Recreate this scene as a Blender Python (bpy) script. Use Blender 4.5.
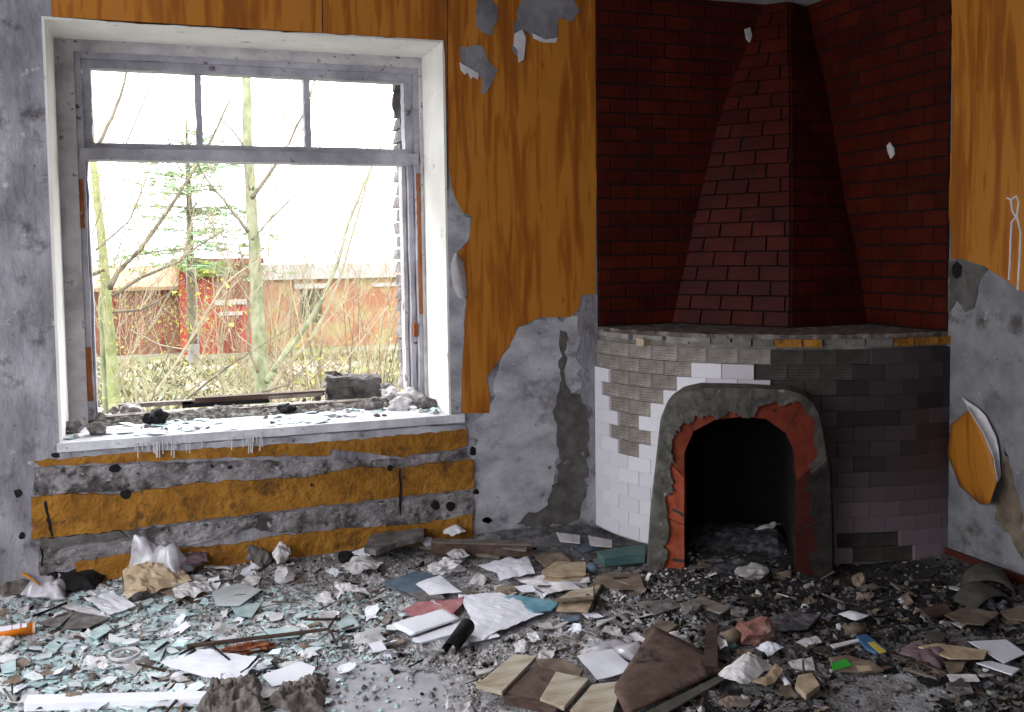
import bpy, bmesh, math, random
from mathutils import Vector, Matrix, noise
from mathutils.geometry import tessellate_polygon
for o in list(bpy.data.objects): bpy.data.objects.remove(o)
S = bpy.context.scene; COL = S.collection
rnd = random.Random(7)
# ------------------------------------------------------------ camera
F, PITCH, YAW, ROLL, CY, HC = 989.46, 0.06101, 1.226627, -0.014295, 312.0, 1.6
cp, sp = math.cos(PITCH), math.sin(PITCH)
fw = Vector((math.cos(YAW)*cp, math.sin(YAW)*cp, -sp)); r0 = Vector((math.sin(YAW), -math.cos(YAW), 0)); u0 = r0.cross(fw)
cr, sr = math.cos(ROLL), math.sin(ROLL)
rt = cr*r0 + sr*u0; up = -sr*r0 + cr*u0
EYE = Vector((0, 0, HC))
cam = bpy.data.cameras.new('camera'); co = bpy.data.objects.new('camera', cam); COL.objects.link(co)
cam.sensor_width = 36; cam.lens = F*36/1024; cam.shift_y = -(356-CY)/1024; cam.clip_end = 300; cam.clip_start = .05
co.matrix_world = Matrix(((rt.x, up.x, -fw.x, 0), (rt.y, up.y, -fw.y, 0), (rt.z, up.z, -fw.z, HC), (0, 0, 0, 1)))
S.camera = co
# ------------------------------------------------------------ world, light, exposure
S.view_settings.view_transform = 'Standard'; S.view_settings.look = 'None'; S.view_settings.gamma = 1
S.view_settings.use_curve_mapping = False; S.view_settings.exposure = 0.3
W = bpy.data.worlds.new('overcast_sky'); S.world = W; W.use_nodes = True
nt = W.node_tree; bg = nt.nodes['Background']; bg.inputs['Color'].default_value = (.94, .965, 1, 1); bg.inputs['Strength'].default_value = 1.0
# overcast sky: three times brighter at the zenith than at the horizon
_tc = nt.nodes.new('ShaderNodeTexCoord'); _sx = nt.nodes.new('ShaderNodeSeparateXYZ'); nt.links.new(_tc.outputs['Generated'], _sx.inputs[0])
_mr = nt.nodes.new('ShaderNodeMapRange'); _mr.inputs[1].default_value = 0; _mr.inputs[2].default_value = 1; _mr.inputs[3].default_value = 3.6; _mr.inputs[4].default_value = 10.8
nt.links.new(_sx.outputs[2], _mr.inputs[0]); nt.links.new(_mr.outputs[0], bg.inputs['Strength'])
def portal(loc, rot, sx, sy):
    l = bpy.data.lights.new('sky_portal', 'AREA'); l.shape = 'RECTANGLE'; l.size = sx; l.size_y = sy
    l.cycles.is_portal = True
    o = bpy.data.objects.new('sky_portal', l); COL.objects.link(o); o.location = loc; o.rotation_euler = rot
XR, YW, ZC = 3.695, 5.073, 3.03          # right wall, window wall, ceiling
XL, YF = -2.3, -1.6                      # unseen left and front walls
portal((.5, 6.0, 1.7), (math.pi/2, 0, math.pi), 1.8, 2.0)
portal((XL, 2.1, 1.75), (math.pi/2, 0, -math.pi/2), 4.0, 2.3)
portal((-1.6, YF, 1.8), (math.pi/2, 0, 0), 1.0, 2.0)
# ------------------------------------------------------------ rays of the measured camera, to find points on real planes
def ray(x, y): return fw + (x-512)/F*rt - (y-CY)/F*up
def on_floor(x, y, z=0.0): d = ray(x, y); return EYE + d*((z-HC)/d.z)
def on_y(x, y, Y=YW): d = ray(x, y); return EYE + d*(Y/d.y)
def on_x(x, y, X=XR): d = ray(x, y); return EYE + d*(X/d.x)
def proj(P): q = P-EYE; k = q.dot(fw); return 512+F*q.dot(rt)/k, CY-F*q.dot(up)/k
def inside(x, y, poly):
    c = False; j = len(poly)-1
    for i in range(len(poly)):
        a, b = poly[i], poly[j]
        if (a[1] > y) != (b[1] > y) and x < (b[0]-a[0])*(y-a[1])/(b[1]-a[1])+a[0]: c = not c
        j = i
    return c
# ------------------------------------------------------------ materials
def srgb(r, g, b):
    f = lambda v: (v/255/12.92 if v/255 <= .04045 else ((v/255+.055)/1.055)**2.4)
    return (f(r), f(g), f(b), 1)
def mat(name, cols, scale=6, rough=.85, bump=.3, bscale=60, stretch=(1, 1, 1), detail=6, spec=.3, tint=False, vary=0.0, dist=.01, cracks=0, layer=None, soot=False, trans=0.0, metal=0.0, lo=.3, hi=.7):
    """noise-driven colour between several colours, with fine relief; layer = (colour, scale, threshold, softness) adds blotches"""
    m = bpy.data.materials.new(name); m.use_nodes = True; t = m.node_tree; n = t.nodes; L = t.links.new
    b = n['Principled BSDF']; b.inputs['Roughness'].default_value = rough; b.inputs['Specular IOR Level'].default_value = spec
    b.inputs['Metallic'].default_value = metal
    if trans: b.inputs['Transmission Weight'].default_value = trans
    tc = n.new('ShaderNodeTexCoord'); mp = n.new('ShaderNodeMapping'); mp.inputs['Scale'].default_value = stretch
    L(tc.outputs['Object'], mp.inputs['Vector'])
    no = n.new('ShaderNodeTexNoise'); no.inputs['Scale'].default_value = scale; no.inputs['Detail'].default_value = detail; no.inputs['Roughness'].default_value = .62
    L(mp.outputs[0], no.inputs['Vector'])
    rp = n.new('ShaderNodeValToRGB'); L(no.outputs['Fac'], rp.inputs[0])
    el = rp.color_ramp.elements
    k = len(cols)
    el[0].position = lo; el[0].color = srgb(*cols[0]); el[1].position = hi; el[1].color = srgb(*cols[-1])
    for i in range(1, k-1): e = el.new(lo+(hi-lo)*i/(k-1)); e.color = srgb(*cols[i])
    out = rp.outputs[0]
    for ly in (layer or []):
        c, s2, th, so = ly
        n2 = n.new('ShaderNodeTexNoise'); n2.inputs['Scale'].default_value = s2; n2.inputs['Detail'].default_value = 8; n2.inputs['Roughness'].default_value = .65
        L(tc.outputs['Object'], n2.inputs['Vector'])
        mr = n.new('ShaderNodeMapRange'); mr.inputs[1].default_value = th-so; mr.inputs[2].default_value = th+so; L(n2.outputs['Fac'], mr.inputs[0])
        mx = n.new('ShaderNodeMix'); mx.data_type = 'RGBA'; L(mr.outputs[0], mx.inputs[0]); L(out, mx.inputs[6]); mx.inputs[7].default_value = srgb(*c); out = mx.outputs[2]
    if cracks:
        v = n.new('ShaderNodeTexVoronoi'); v.feature = 'DISTANCE_TO_EDGE'; v.inputs['Scale'].default_value = cracks
        nw = n.new('ShaderNodeTexNoise'); nw.inputs['Scale'].default_value = 4; nw.inputs['Detail'].default_value = 5
        L(tc.outputs['Object'], nw.inputs['Vector']); vm = n.new('ShaderNodeVectorMath'); vm.operation = 'MULTIPLY_ADD'
        L(nw.outputs['Color'], vm.inputs[0]); vm.inputs[1].default_value = (.5, .5, .5); L(tc.outputs['Object'], vm.inputs[2]); L(vm.outputs[0], v.inputs['Vector'])
        mr = n.new('ShaderNodeMapRange'); mr.inputs[1].default_value = 0; mr.inputs[2].default_value = .012; L(v.outputs['Distance'], mr.inputs[0])
        mx = n.new('ShaderNodeMix'); mx.data_type = 'RGBA'; L(mr.outputs[0], mx.inputs[0]); mx.inputs[6].default_value = srgb(60, 55, 52); L(out, mx.inputs[7]); out = mx.outputs[2]
    oi = n.new('ShaderNodeObjectInfo')
    if tint:
        mx = n.new('ShaderNodeMix'); mx.data_type = 'RGBA'; mx.blend_type = 'MULTIPLY'; mx.inputs[0].default_value = 1
        L(out, mx.inputs[6]); L(oi.outputs['Color'], mx.inputs[7]); out = mx.outputs[2]
    if vary:
        mr = n.new('ShaderNodeMapRange'); mr.inputs[3].default_value = 1-vary; mr.inputs[4].default_value = 1+vary*.6; L(oi.outputs['Random'], mr.inputs[0])
        mx = n.new('ShaderNodeVectorMath'); mx.operation = 'SCALE'; L(out, mx.inputs[0]); L(mr.outputs[0], mx.inputs['Scale']); out = mx.outputs[0]
    if soot:
        at = n.new('ShaderNodeAttribute'); at.attribute_name = 'dirt'
        mx = n.new('ShaderNodeMix'); mx.data_type = 'RGBA'; L(at.outputs['Fac'], mx.inputs[0]); L(out, mx.inputs[6]); mx.inputs[7].default_value = srgb(34, 30, 30); out = mx.outputs[2]
    L(out, b.inputs['Base Color'])
    if bump:
        bn = n.new('ShaderNodeTexNoise'); bn.inputs['Scale'].default_value = bscale; bn.inputs['Detail'].default_value = 5; L(mp.outputs[0], bn.inputs['Vector'])
        bu = n.new('ShaderNodeBump'); bu.inputs['Strength'].default_value = bump; bu.inputs['Distance'].default_value = dist
        L(bn.outputs['Fac'], bu.inputs['Height']); L(bu.outputs[0], b.inputs['Normal'])
    return m
def wood_film(name, dk, md, lt):
    m = bpy.data.materials.new(name); m.use_nodes = True; t = m.node_tree; n = t.nodes; L = t.links.new
    b = n['Principled BSDF']; b.inputs['Roughness'].default_value = .5; b.inputs['Specular IOR Level'].default_value = .3
    tc = n.new('ShaderNodeTexCoord'); sx = n.new('ShaderNodeSeparateXYZ'); L(tc.outputs['Object'], sx.inputs[0])
    ad = n.new('ShaderNodeMath'); ad.operation = 'ADD'; L(sx.outputs[0], ad.inputs[0]); L(sx.outputs[1], ad.inputs[1])
    zz = n.new('ShaderNodeMath'); zz.operation = 'MULTIPLY'; zz.inputs[1].default_value = .09; L(sx.outputs[2], zz.inputs[0])
    cb = n.new('ShaderNodeCombineXYZ'); L(ad.outputs[0], cb.inputs[0]); L(zz.outputs[0], cb.inputs[1])
    n1 = n.new('ShaderNodeTexNoise'); n1.inputs['Scale'].default_value = 26; n1.inputs['Detail'].default_value = 7; n1.inputs['Distortion'].default_value = .6; L(cb.outputs[0], n1.inputs['Vector'])
    n2 = n.new('ShaderNodeTexNoise'); n2.inputs['Scale'].default_value = 5; n2.inputs['Detail'].default_value = 2; L(cb.outputs[0], n2.inputs['Vector'])
    kn = n.new('ShaderNodeTexVoronoi'); kn.inputs['Scale'].default_value = 5.5; zk = n.new('ShaderNodeCombineXYZ'); L(ad.outputs[0], zk.inputs[0])
    z3 = n.new('ShaderNodeMath'); z3.operation = 'MULTIPLY'; z3.inputs[1].default_value = .55; L(sx.outputs[2], z3.inputs[0]); L(z3.outputs[0], zk.inputs[1]); L(zk.outputs[0], kn.inputs['Vector'])
    km = n.new('ShaderNodeMapRange'); km.inputs[1].default_value = .02; km.inputs[2].default_value = .1; km.inputs[3].default_value = -.25; km.inputs[4].default_value = 0; L(kn.outputs['Distance'], km.inputs[0])
    a = n.new('ShaderNodeMath'); a.operation = 'MULTIPLY_ADD'; L(n2.outputs['Fac'], a.inputs[0]); a.inputs[1].default_value = .9; L(n1.outputs['Fac'], a.inputs[2])
    a2 = n.new('ShaderNodeMath'); a2.operation = 'ADD'; L(a.outputs[0], a2.inputs[0]); L(km.outputs[0], a2.inputs[1])
    rp = n.new('ShaderNodeValToRGB'); L(a2.outputs[0], rp.inputs[0]); e = rp.color_ramp.elements
    e[0].position = .62; e[0].color = srgb(*dk); e[1].position = 1.2 if False else 1.0; e[1].color = srgb(*md); 
    e[0].position = .6; x = e.new(.82); x.color = srgb(*[(p+q)//2 for p, q in zip(dk, md)]); e[2].color = srgb(*lt); y = e.new(.93); y.color = srgb(*md)
    L(rp.outputs[0], b.inputs['Base Color'])
    bu = n.new('ShaderNodeBump'); bu.inputs['Strength'].default_value = .15; bu.inputs['Distance'].default_value = .004; 
    n4 = n.new('ShaderNodeTexNoise'); n4.inputs['Scale'].default_value = 4; L(tc.outputs['Object'], n4.inputs['Vector'])
    bu2 = n.new('ShaderNodeBump'); bu2.inputs['Strength'].default_value = .5; bu2.inputs['Distance'].default_value = .03; L(n4.outputs['Fac'], bu2.inputs['Height'])
    L(n1.outputs['Fac'], bu.inputs['Height']); L(bu2.outputs[0], bu.inputs['Normal']); L(bu.outputs[0], b.inputs['Normal'])
    return m
M = {}
M['plaster'] = mat('weathered_plaster', [(104, 100, 108), (146, 143, 150), (182, 179, 186)], 4.2, .9, .6, 20, stretch=(1.4, 1.4, .6), layer=[((88, 83, 88), 6.5, .60, .07), ((196, 194, 200), 12, .66, .04), ((70, 66, 68), 22, .68, .03), ((60, 56, 58), 60, .70, .03)], dist=.02, detail=12)
M['plaster_pale'] = mat('pale_plaster', [(136, 134, 141), (172, 171, 178), (200, 199, 204)], 5, .9, .6, 18, stretch=(1, 1, 1.6), layer=[((112, 106, 110), 7, .62, .08), ((76, 72, 72), 20, .68, .03), ((214, 212, 216), 30, .67, .03)], dist=.015, detail=12)
M['plaster_right'] = mat('grey_right_plaster', [(100, 98, 104), (128, 127, 132), (152, 151, 154)], 5, .9, .6, 18, layer=[((84, 78, 74), 6, .62, .07), ((70, 62, 54), 20, .69, .03), ((176, 174, 176), 30, .67, .03)], dist=.015, detail=12)
M['grime'] = mat('grimy_render', [(92, 86, 88), (140, 134, 136), (176, 172, 174)], 9, .95, .9, 24, stretch=(1, 1, 1.5), layer=[((74, 68, 68), 8, .54, .06), ((48, 44, 44), 17, .62, .04), ((190, 188, 192), 26, .66, .04)], dist=.03, detail=12)
M['reveal'] = mat('whitewashed_reveal', [(214, 210, 204), (236, 234, 230)], 3, .9, .3, 20, layer=[((170, 160, 158), 9, .66, .04)])
M['rebate'] = mat('dirty_white_paint', [(150, 144, 148), (186, 180, 182), (206, 202, 202)], 6, .8, .5, 26, layer=[((96, 86, 88), 12, .63, .03), ((132, 90, 66), 20, .70, .02)])
M['sillpaint'] = mat('worn_white_sill_paint', [(168, 164, 170), (204, 202, 208), (226, 226, 230)], 7, .8, .5, 30, layer=[((120, 112, 114), 22, .66, .05)])
M['frame'] = mat('grey_window_paint', [(128, 126, 136), (164, 162, 170), (192, 190, 198)], 5, .7, .4, 40, stretch=(1, 1, 1), layer=[((98, 78, 72), 16, .66, .03)])
M['frame_rust'] = mat('bare_stained_wood', [(96, 52, 26), (150, 88, 46), (170, 120, 84)], 14, .8, .5, 40, stretch=(1, 1, .2))
M['ochre'] = mat('ochre_wall_paint', [(120, 78, 22), (152, 102, 32), (170, 120, 46)], 7, .75, 1, 28, layer=[((92, 62, 28), 9, .60, .07), ((64, 48, 30), 24, .67, .03), ((172, 160, 140), 24, .73, .02)], dist=.02)
M['cement'] = mat('dark_cement', [(70, 66, 64), (92, 88, 86), (112, 108, 106)], 12, .95, .6, 50, layer=[((150, 146, 144), 20, .68, .03)])
M['film'] = wood_film('wood_grain_film', (134, 74, 20), (168, 100, 28), (184, 118, 40))
M['paper_back'] = mat('wallpaper_backing', [(196, 192, 194), (226, 224, 226)], 12, .9, .2)
M['redtile'] = mat('red_glazed_tile', [(52, 12, 5), (68, 18, 7), (80, 25, 12)], 5, .5, .25, 60, spec=.16, vary=.25, tint=True, layer=[((44, 22, 20), 9, .64, .06)])
M['mortar'] = mat('sooty_mortar', [(14, 9, 9), (24, 16, 15)], 20, .95, .4)
M['whitetile'] = mat('white_glazed_tile', [(222, 218, 226), (238, 235, 241)], 4, .35, .08, 30, tint=True, vary=.06, layer=[((150, 140, 140), 22, .72, .02)])
M['ridged'] = mat('ridged_tile_mortar', [(116, 112, 108), (148, 144, 140), (172, 168, 164)], 12, .95, .6, 40, tint=True, vary=.15, layer=[((222, 222, 226), 18, .70, .03)])
M['coat'] = mat('cracked_cement_coat', [(72, 70, 66), (96, 94, 88), (122, 118, 112)], 14, .95, .7, 40, tint=True, layer=[((164, 160, 158), 16, .67, .03)], dist=.02)
M['orangebrick'] = mat('orange_brick', [(134, 58, 38), (164, 78, 52), (176, 98, 74)], 14, .9, .6, 40, tint=True, vary=.1, layer=[((90, 60, 52), 12, .64, .04)])
M['sootbrick'] = mat('soot_black_brick', [(16, 14, 15), (30, 26, 26)], 14, .95, .5, 40)
M['mantel'] = mat('dusty_mantel_top', [(60, 54, 50), (104, 96, 90), (150, 144, 138)], 16, .95, .5, 40)
M['floor'] = mat('dusty_concrete_floor', [(150, 148, 154), (178, 176, 182), (200, 198, 204)], 6, .9, .3, 60)
M['debris'] = mat('dust_and_rubble', [(112, 106, 106), (150, 146, 148), (188, 186, 190), (216, 216, 222)], 16, .95, 1.0, 90, soot=True, dist=.02, layer=[((90, 74, 62), 26, .62, .03), ((206, 210, 214), 46, .64, .02)])
M['glass'] = mat('dusty_green_glass', [(150, 182, 186), (188, 212, 214), (222, 234, 236)], 16, .32, .1, 40, spec=.6, vary=.3)
M['glass2'] = mat('pale_dusty_glass', [(204, 214, 218), (232, 236, 240)], 16, .4, .1, 40, spec=.5, vary=.3)
M['white'] = mat('white_paper', [(222, 222, 234), (240, 240, 248)], 6, .8, .1, 20)
M['dirtypaper'] = mat('dirty_white_paper', [(176, 170, 170), (214, 210, 212), (236, 234, 238)], 12, .85, .3, 30, vary=.25)
M['tan'] = mat('tan_paper', [(150, 128, 104), (192, 170, 142), (212, 196, 172)], 12, .85, .3, 30, vary=.15)
M['card'] = mat('old_cardboard', [(84, 72, 62), (124, 108, 94), (156, 140, 124)], 10, .85, .3, 40, vary=.2)
M['darkwood'] = mat('dark_old_wood', [(46, 34, 30), (78, 60, 52), (100, 82, 74)], 20, .85, .5, 50, stretch=(.25, 1, 1), vary=.2)
M['greywood'] = mat('grey_old_wood', [(84, 76, 70), (126, 116, 108), (156, 146, 138)], 24, .85, .5, 50, stretch=(.25, 1, 1), vary=.2)
M['palewood'] = mat('pale_board', [(150, 130, 106), (186, 174, 156), (206, 198, 184)], 16, .8, .3, 40, stretch=(.3, 1, 1))
M['brownboard'] = mat('brown_fibreboard', [(70, 52, 44), (98, 78, 68), (116, 98, 90)], 9, .8, .3, 60, layer=[((52, 38, 34), 8, .6, .06)])
M['slate'] = mat('slate_blue_sheet', [(66, 84, 104), (92, 112, 130), (126, 140, 152)], 10, .6, .2, 40)
M['blue'] = mat('blue_folder', [(76, 124, 146), (104, 152, 170), (140, 178, 190)], 10, .6, .2, 40)
M['teal'] = mat('faded_teal_paint', [(58, 88, 88), (82, 112, 110), (116, 134, 130)], 12, .75, .4, 40, stretch=(.3, 1, 1))
M['pink'] = mat('faded_pink_board', [(140, 84, 88), (172, 112, 116), (188, 140, 140)], 10, .8, .3, 40)
M['black'] = mat('black_charred', [(10, 9, 11), (28, 25, 27)], 20, .8, .5, 60, vary=.3)
M['ash'] = mat('grey_ash', [(52, 48, 50), (96, 92, 98), (150, 148, 158)], 24, .95, .6, 60, vary=.3)
M['soil'] = mat('dark_soil_and_crumbs', [(40, 36, 34), (84, 78, 74), (150, 146, 142)], 40, .95, .8, 70)
M['stone'] = mat('grey_rubble', [(78, 72, 70), (116, 110, 108), (150, 146, 146)], 14, .95, .6, 50, vary=.3)
M['plasterbit'] = mat('white_plaster_lump', [(150, 146, 146), (196, 192, 192), (216, 214, 216)], 12, .9, .5, 40, vary=.2)
M['redbrick'] = mat('broken_red_brick', [(104, 72, 66), (150, 104, 94), (190, 166, 160)], 12, .9, .6, 40, vary=.15)
M['orange'] = mat('orange_print', [(220, 116, 24), (236, 136, 36)], 6, .5, .1)
M['rust'] = mat('rusty_crumbs', [(50, 30, 20), (118, 62, 34), (158, 98, 62)], 22, .9, .6, 50, vary=.2)
M['rag'] = mat('dirty_dark_rag', [(60, 54, 52), (104, 96, 92), (150, 140, 136)], 18, .95, .5, 50)
M['mauve'] = mat('mauve_rag', [(84, 66, 70), (112, 92, 98), (134, 114, 118)], 14, .95, .4, 50)
M['plastic'] = mat('crumpled_clear_plastic', [(140, 134, 142), (190, 186, 194), (222, 220, 228)], 10, .25, .2, 30, spec=.7)
M['felt'] = mat('olive_grey_sheet', [(56, 52, 48), (78, 74, 68), (92, 88, 82)], 10, .85, .3, 50)
M['green'] = mat('bright_green_print', [(40, 150, 50), (70, 180, 70)], 8, .5, .1)
M['yellow'] = mat('yellow_print', [(190, 170, 60), (214, 196, 90)], 8, .5, .1)
M['bluep'] = mat('blue_print', [(50, 84, 130), (84, 120, 160)], 8, .5, .1)
M['skirting'] = mat('red_brown_skirting', [(64, 26, 20), (96, 42, 32)], 12, .6, .3, 40)
M['ceiling'] = mat('grey_ceiling', [(150, 146, 146), (180, 178, 178)], 5, .9, .3)
M['yellowcable'] = mat('ochre_strip', [(176, 112, 20), (206, 140, 36)], 8, .7, .3)
# outdoors
M['bark'] = mat('pale_green_bark', [(72, 77, 55), (101, 103, 77), (123, 123, 103)], 10, .9, .5, 30, stretch=(1, 1, .5), layer=[((40, 37, 30), 9, .68, .02)])
M['bark_moss'] = mat('mossy_yellow_bark', [(78, 82, 52), (100, 104, 66), (120, 120, 92)], 8, .9, .5, 30)
M['twig'] = mat('brown_grey_twig', [(63, 57, 46), (93, 85, 68)], 10, .9, .2)
M['twig_pale'] = mat('pale_dry_twig', [(105, 96, 75), (130, 122, 101)], 10, .9, .2, vary=.2)
M['twig_red'] = mat('reddish_twig', [(92, 63, 46), (113, 83, 61)], 10, .9, .2, vary=.2)
M['bud'] = mat('yellow_green_bud', [(112, 112, 44), (140, 138, 60)], 10, .9, 0)
M['needle'] = mat('spruce_needles', [(84, 112, 76), (112, 140, 98)], 3, .9, 0)
M['grass'] = mat('dry_spring_grass', [(62, 72, 42), (84, 84, 62), (98, 94, 76), (112, 108, 96)], .35, .95, .3, 3, layer=[((72, 92, 44), .5, .6, .06), ((122, 120, 116), .3, .60, .05)], dist=.2, detail=10)
M['blade'] = mat('dry_grass_blades', [(88, 86, 58), (114, 106, 80)], .3, .95, 0)
M['bred'] = mat('red_painted_brick', [(105, 28, 25), (124, 42, 36), (133, 63, 53)], .8, .9, .3, 4, layer=[((105, 77, 62), 1.2, .62, .04)], detail=9)
M['bdark'] = mat('dark_red_brick', [(67, 37, 30), (91, 53, 42), (105, 72, 58)], .9, .9, .3, 4, detail=9)
M['borange'] = mat('faded_orange_brick', [(112, 72, 54), (128, 88, 66), (140, 108, 84)], .7, .9, .3, 4, layer=[((122, 116, 76), .7, .56, .08)])
M['broof'] = mat('dry_roof_felt', [(112, 89, 67), (130, 108, 83)], .8, .9, .3)
M['bpale'] = mat('pale_concrete', [(133, 128, 123), (144, 141, 137)], 2, .9, .2)
M['bdoor'] = mat('dull_red_door', [(83, 23, 20), (97, 33, 28)], 2, .8, .2)
M['bwin'] = mat('dark_window_gap', [(35, 36, 23), (51, 53, 33)], 2, .7, .1)
M['moss'] = mat('roof_moss', [(67, 83, 27), (91, 105, 41)], 3, .95, .3)
M['pole'] = mat('grey_concrete_pole', [(95, 95, 96), (112, 112, 113)], 4, .9, .2)
# ------------------------------------------------------------ mesh helpers
def mesh(name, v, f, m, parent=None, smooth=False):
    me = bpy.data.meshes.new(name); me.from_pydata([tuple(p) for p in v], [], f); me.update()
    if isinstance(m, str): m = M[m]
    me.materials.append(m)
    bm = bmesh.new(); bm.from_mesh(me); bmesh.ops.recalc_face_normals(bm, faces=bm.faces); bm.to_mesh(me); bm.free()
    if smooth: me.polygons.foreach_set('use_smooth', [True]*len(me.polygons))
    o = bpy.data.objects.new(name, me); COL.objects.link(o)
    if parent: o.parent = parent
    return o
def empty(name, loc=(0, 0, 0), parent=None):
    o = bpy.data.objects.new(name, None); COL.objects.link(o); o.location = loc; o.empty_display_size = .1
    if parent: o.parent = parent
    return o
def tag(o, label, cat, group=None, kind=None):
    o['label'] = label; o['category'] = cat
    if group: o['group'] = group
    if kind: o['kind'] = kind
    return o
def struct(o): o['kind'] = 'structure'; return o
def clone(src, parent=None):
    o = src.copy(); COL.objects.link(o)
    if parent: o.parent = parent
    return o
BOXF = [(0, 1, 2, 3), (7, 6, 5, 4), (0, 4, 5, 1), (1, 5, 6, 2), (2, 6, 7, 3), (3, 7, 4, 0)]
class MB:
    def __init__(s): s.v = []; s.f = []
    def add(s, v, f):
        k = len(s.v); s.v += v; s.f += [tuple(i+k for i in q) for q in f]; return s
    def box(s, x0, y0, z0, x1, y1, z1):
        return s.add([Vector(p) for p in ((x0, y0, z0), (x1, y0, z0), (x1, y1, z0), (x0, y1, z0), (x0, y0, z1), (x1, y0, z1), (x1, y1, z1), (x0, y1, z1))], BOXF)
    def hexa(s, a, b): return s.add(list(a)+list(b), BOXF)
    def tube(s, pts, rads, n=5):
        v = []; f = []
        for i, p in enumerate(pts):
            d = (pts[min(i+1, len(pts)-1)]-pts[max(i-1, 0)])
            if d.length < 1e-9: d = Vector((0, 0, 1))
            d.normalize(); a = d.orthogonal().normalized(); b = d.cross(a)
            for k in range(n):
                t = 2*math.pi*k/n; v.append(p+(a*math.cos(t)+b*math.sin(t))*rads[i])
        for i in range(len(pts)-1):
            for k in range(n):
                k2 = (k+1) % n; f.append((i*n+k, i*n+k2, (i+1)*n+k2, (i+1)*n+k))
        f.append(tuple(range(n))); f.append(tuple((len(pts)-1)*n+k for k in range(n)))
        return s.add(v, f)
    def prism(s, pts, off):
        """pts: 3-D outline; off: thickness vector"""
        n = len(pts); tri = tessellate_polygon([pts]); v = list(pts)+[p+off for p in pts]
        f = [tuple(t) for t in tri]+[tuple(i+n for i in reversed(t)) for t in tri]+[(i, (i+1) % n, (i+1) % n+n, i+n) for i in range(n)]
        return s.add(v, f)
    def build(s, name, m, parent=None, smooth=False): return mesh(name, s.v, s.f, m, parent, smooth)
def jag(pts, amp, step, rg=rnd, keep=0):
    """break the edges of a 2-D outline into an irregular line"""
    out = []; n = len(pts)
    for i in range(n):
        a, b = Vector(pts[i]), Vector(pts[(i+1) % n]); L = (b-a).length; k = max(1, int(L/step)); nrm = Vector((-(b-a).y, (b-a).x))/max(L, 1e-6)
        for j in range(k):
            t = (j+(rg.uniform(-.3, .3) if j else 0))/k; out.append(a+(b-a)*t+nrm*(rg.gauss(0, amp) if j else 0))
    return out
def wall_plate(name, px, m, parent, plane='y', thick=.004, off=0.0, amp=1.2, step=6, at=None):
    """plate lying on a wall, outline measured on the photograph"""
    p = jag(px, amp, step) if amp else [Vector(q) for q in px]
    if plane == 'y': P = [on_y(q.x, q.y, at or YW) for q in p]; P = [Vector((q.x, (at or YW)-off, q.z)) for q in P]; d = Vector((0, -thick, 0))
    else: P = [on_x(q.x, q.y, at or XR) for q in p]; P = [Vector(((at or XR)-off, q.y, q.z)) for q in P]; d = Vector((-thick, 0, 0))
    return MB().prism(P, d).build(name, m, parent)
# ------------------------------------------------------------ setting: room shell
OX0, OX1, OZ0, OZ1 = -.457, 1.462, .70, 2.71     # inner window opening
b = MB(); T0, T1 = YW, YW+.42
b.box(XL-.3, T0, -.3, OX0, T1, ZC+.2).box(OX1, T0, -.3, XR+.3, T1, ZC+.2).box(OX0, T0, OZ1, OX1, T1, ZC+.2).box(OX0, T0, -.3, OX1, T1, OZ0)
wall_back = struct(b.build('wall_back', 'plaster'))
RX0, RX1, RZ0, RZ1 = -.357, 1.432, .72, 2.64
b = MB(); T2, T3 = T1, YW+.9
b.box(XL-.3, T2, -.3, RX0, T3, ZC+.2).box(RX1, T2, -.3, XR+.3, T3, ZC+.2).box(RX0, T2, RZ1, RX1, T3, ZC+.2).box(RX0, T2, -.3, RX1, T3, RZ0)
b.build('outer_leaf', 'rebate', wall_back)
# whitewashed linings of the opening
L_ = .012
b = MB().box(OX0, T0-.004, .733, OX0+L_, T1, OZ1).box(OX1-L_, T0-.004, .733, OX1, T1, OZ1).box(OX0+L_, T0-.004, OZ1-L_, OX1-L_, T1, OZ1)
b.build('reveal_lining', 'reveal', wall_back)
g = MB()
def grid_plate(name, x0, x1, z0, z1, y, dx, amp, m, parent, seed):
    nx = max(2, int((x1-x0)/dx)); nz = max(2, int((z1-z0)/dx)); v = []; f = []
    for j in range(nz+1):
        for i in range(nx+1):
            x = x0+(x1-x0)*i/nx; z = z0+(z1-z0)*j/nz
            e = min(i, nx-i, j, nz-j) > 0
            v.append(Vector((x, y-(.003+amp*max(0, noise.noise(Vector((x*7+seed, z*7, 0)))+.3*noise.noise(Vector((x*30+seed, z*30, 5))))) if e else y+.004, z)))
    for j in range(nz):
        for i in range(nx): a = j*(nx+1)+i; f.append((a, a+1, a+nx+2, a+nx+1))
    return mesh(name, v, f, m, parent, True)
grid_plate('rebate_plaster', OX0+L_, RX0-.01, .74, OZ1-L_, T1, .03, .02, 'rebate', wall_back, 3)
grid_plate('rebate_plaster', RX1+.0, OX1-L_, .74, OZ1-L_, T1, .012, .012, 'rebate', wall_back, 9)
grid_plate('rebate_plaster', RX0-.01, RX1, RZ1, OZ1-L_, T1, .015, .016, 'rebate', wall_back, 14)
b = MB().box(XR, YF-.3, -.3, XR+.35, YW+.9, ZC+.2); wall_right = struct(b.build('wall_right', 'plaster_right'))
b = MB(); LY0, LY1 = .1, 4.1
b.box(XL-.35, YF-.3, -.3, XL, LY0, ZC+.2).box(XL-.35, LY1, -.3, XL, YW, ZC+.2).box(XL-.35, LY0, -.3, XL, LY1, .65).box(XL-.35, LY0, 2.9, XL, LY1, ZC+.2)
struct(b.build('wall_left', 'plaster'))
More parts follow.
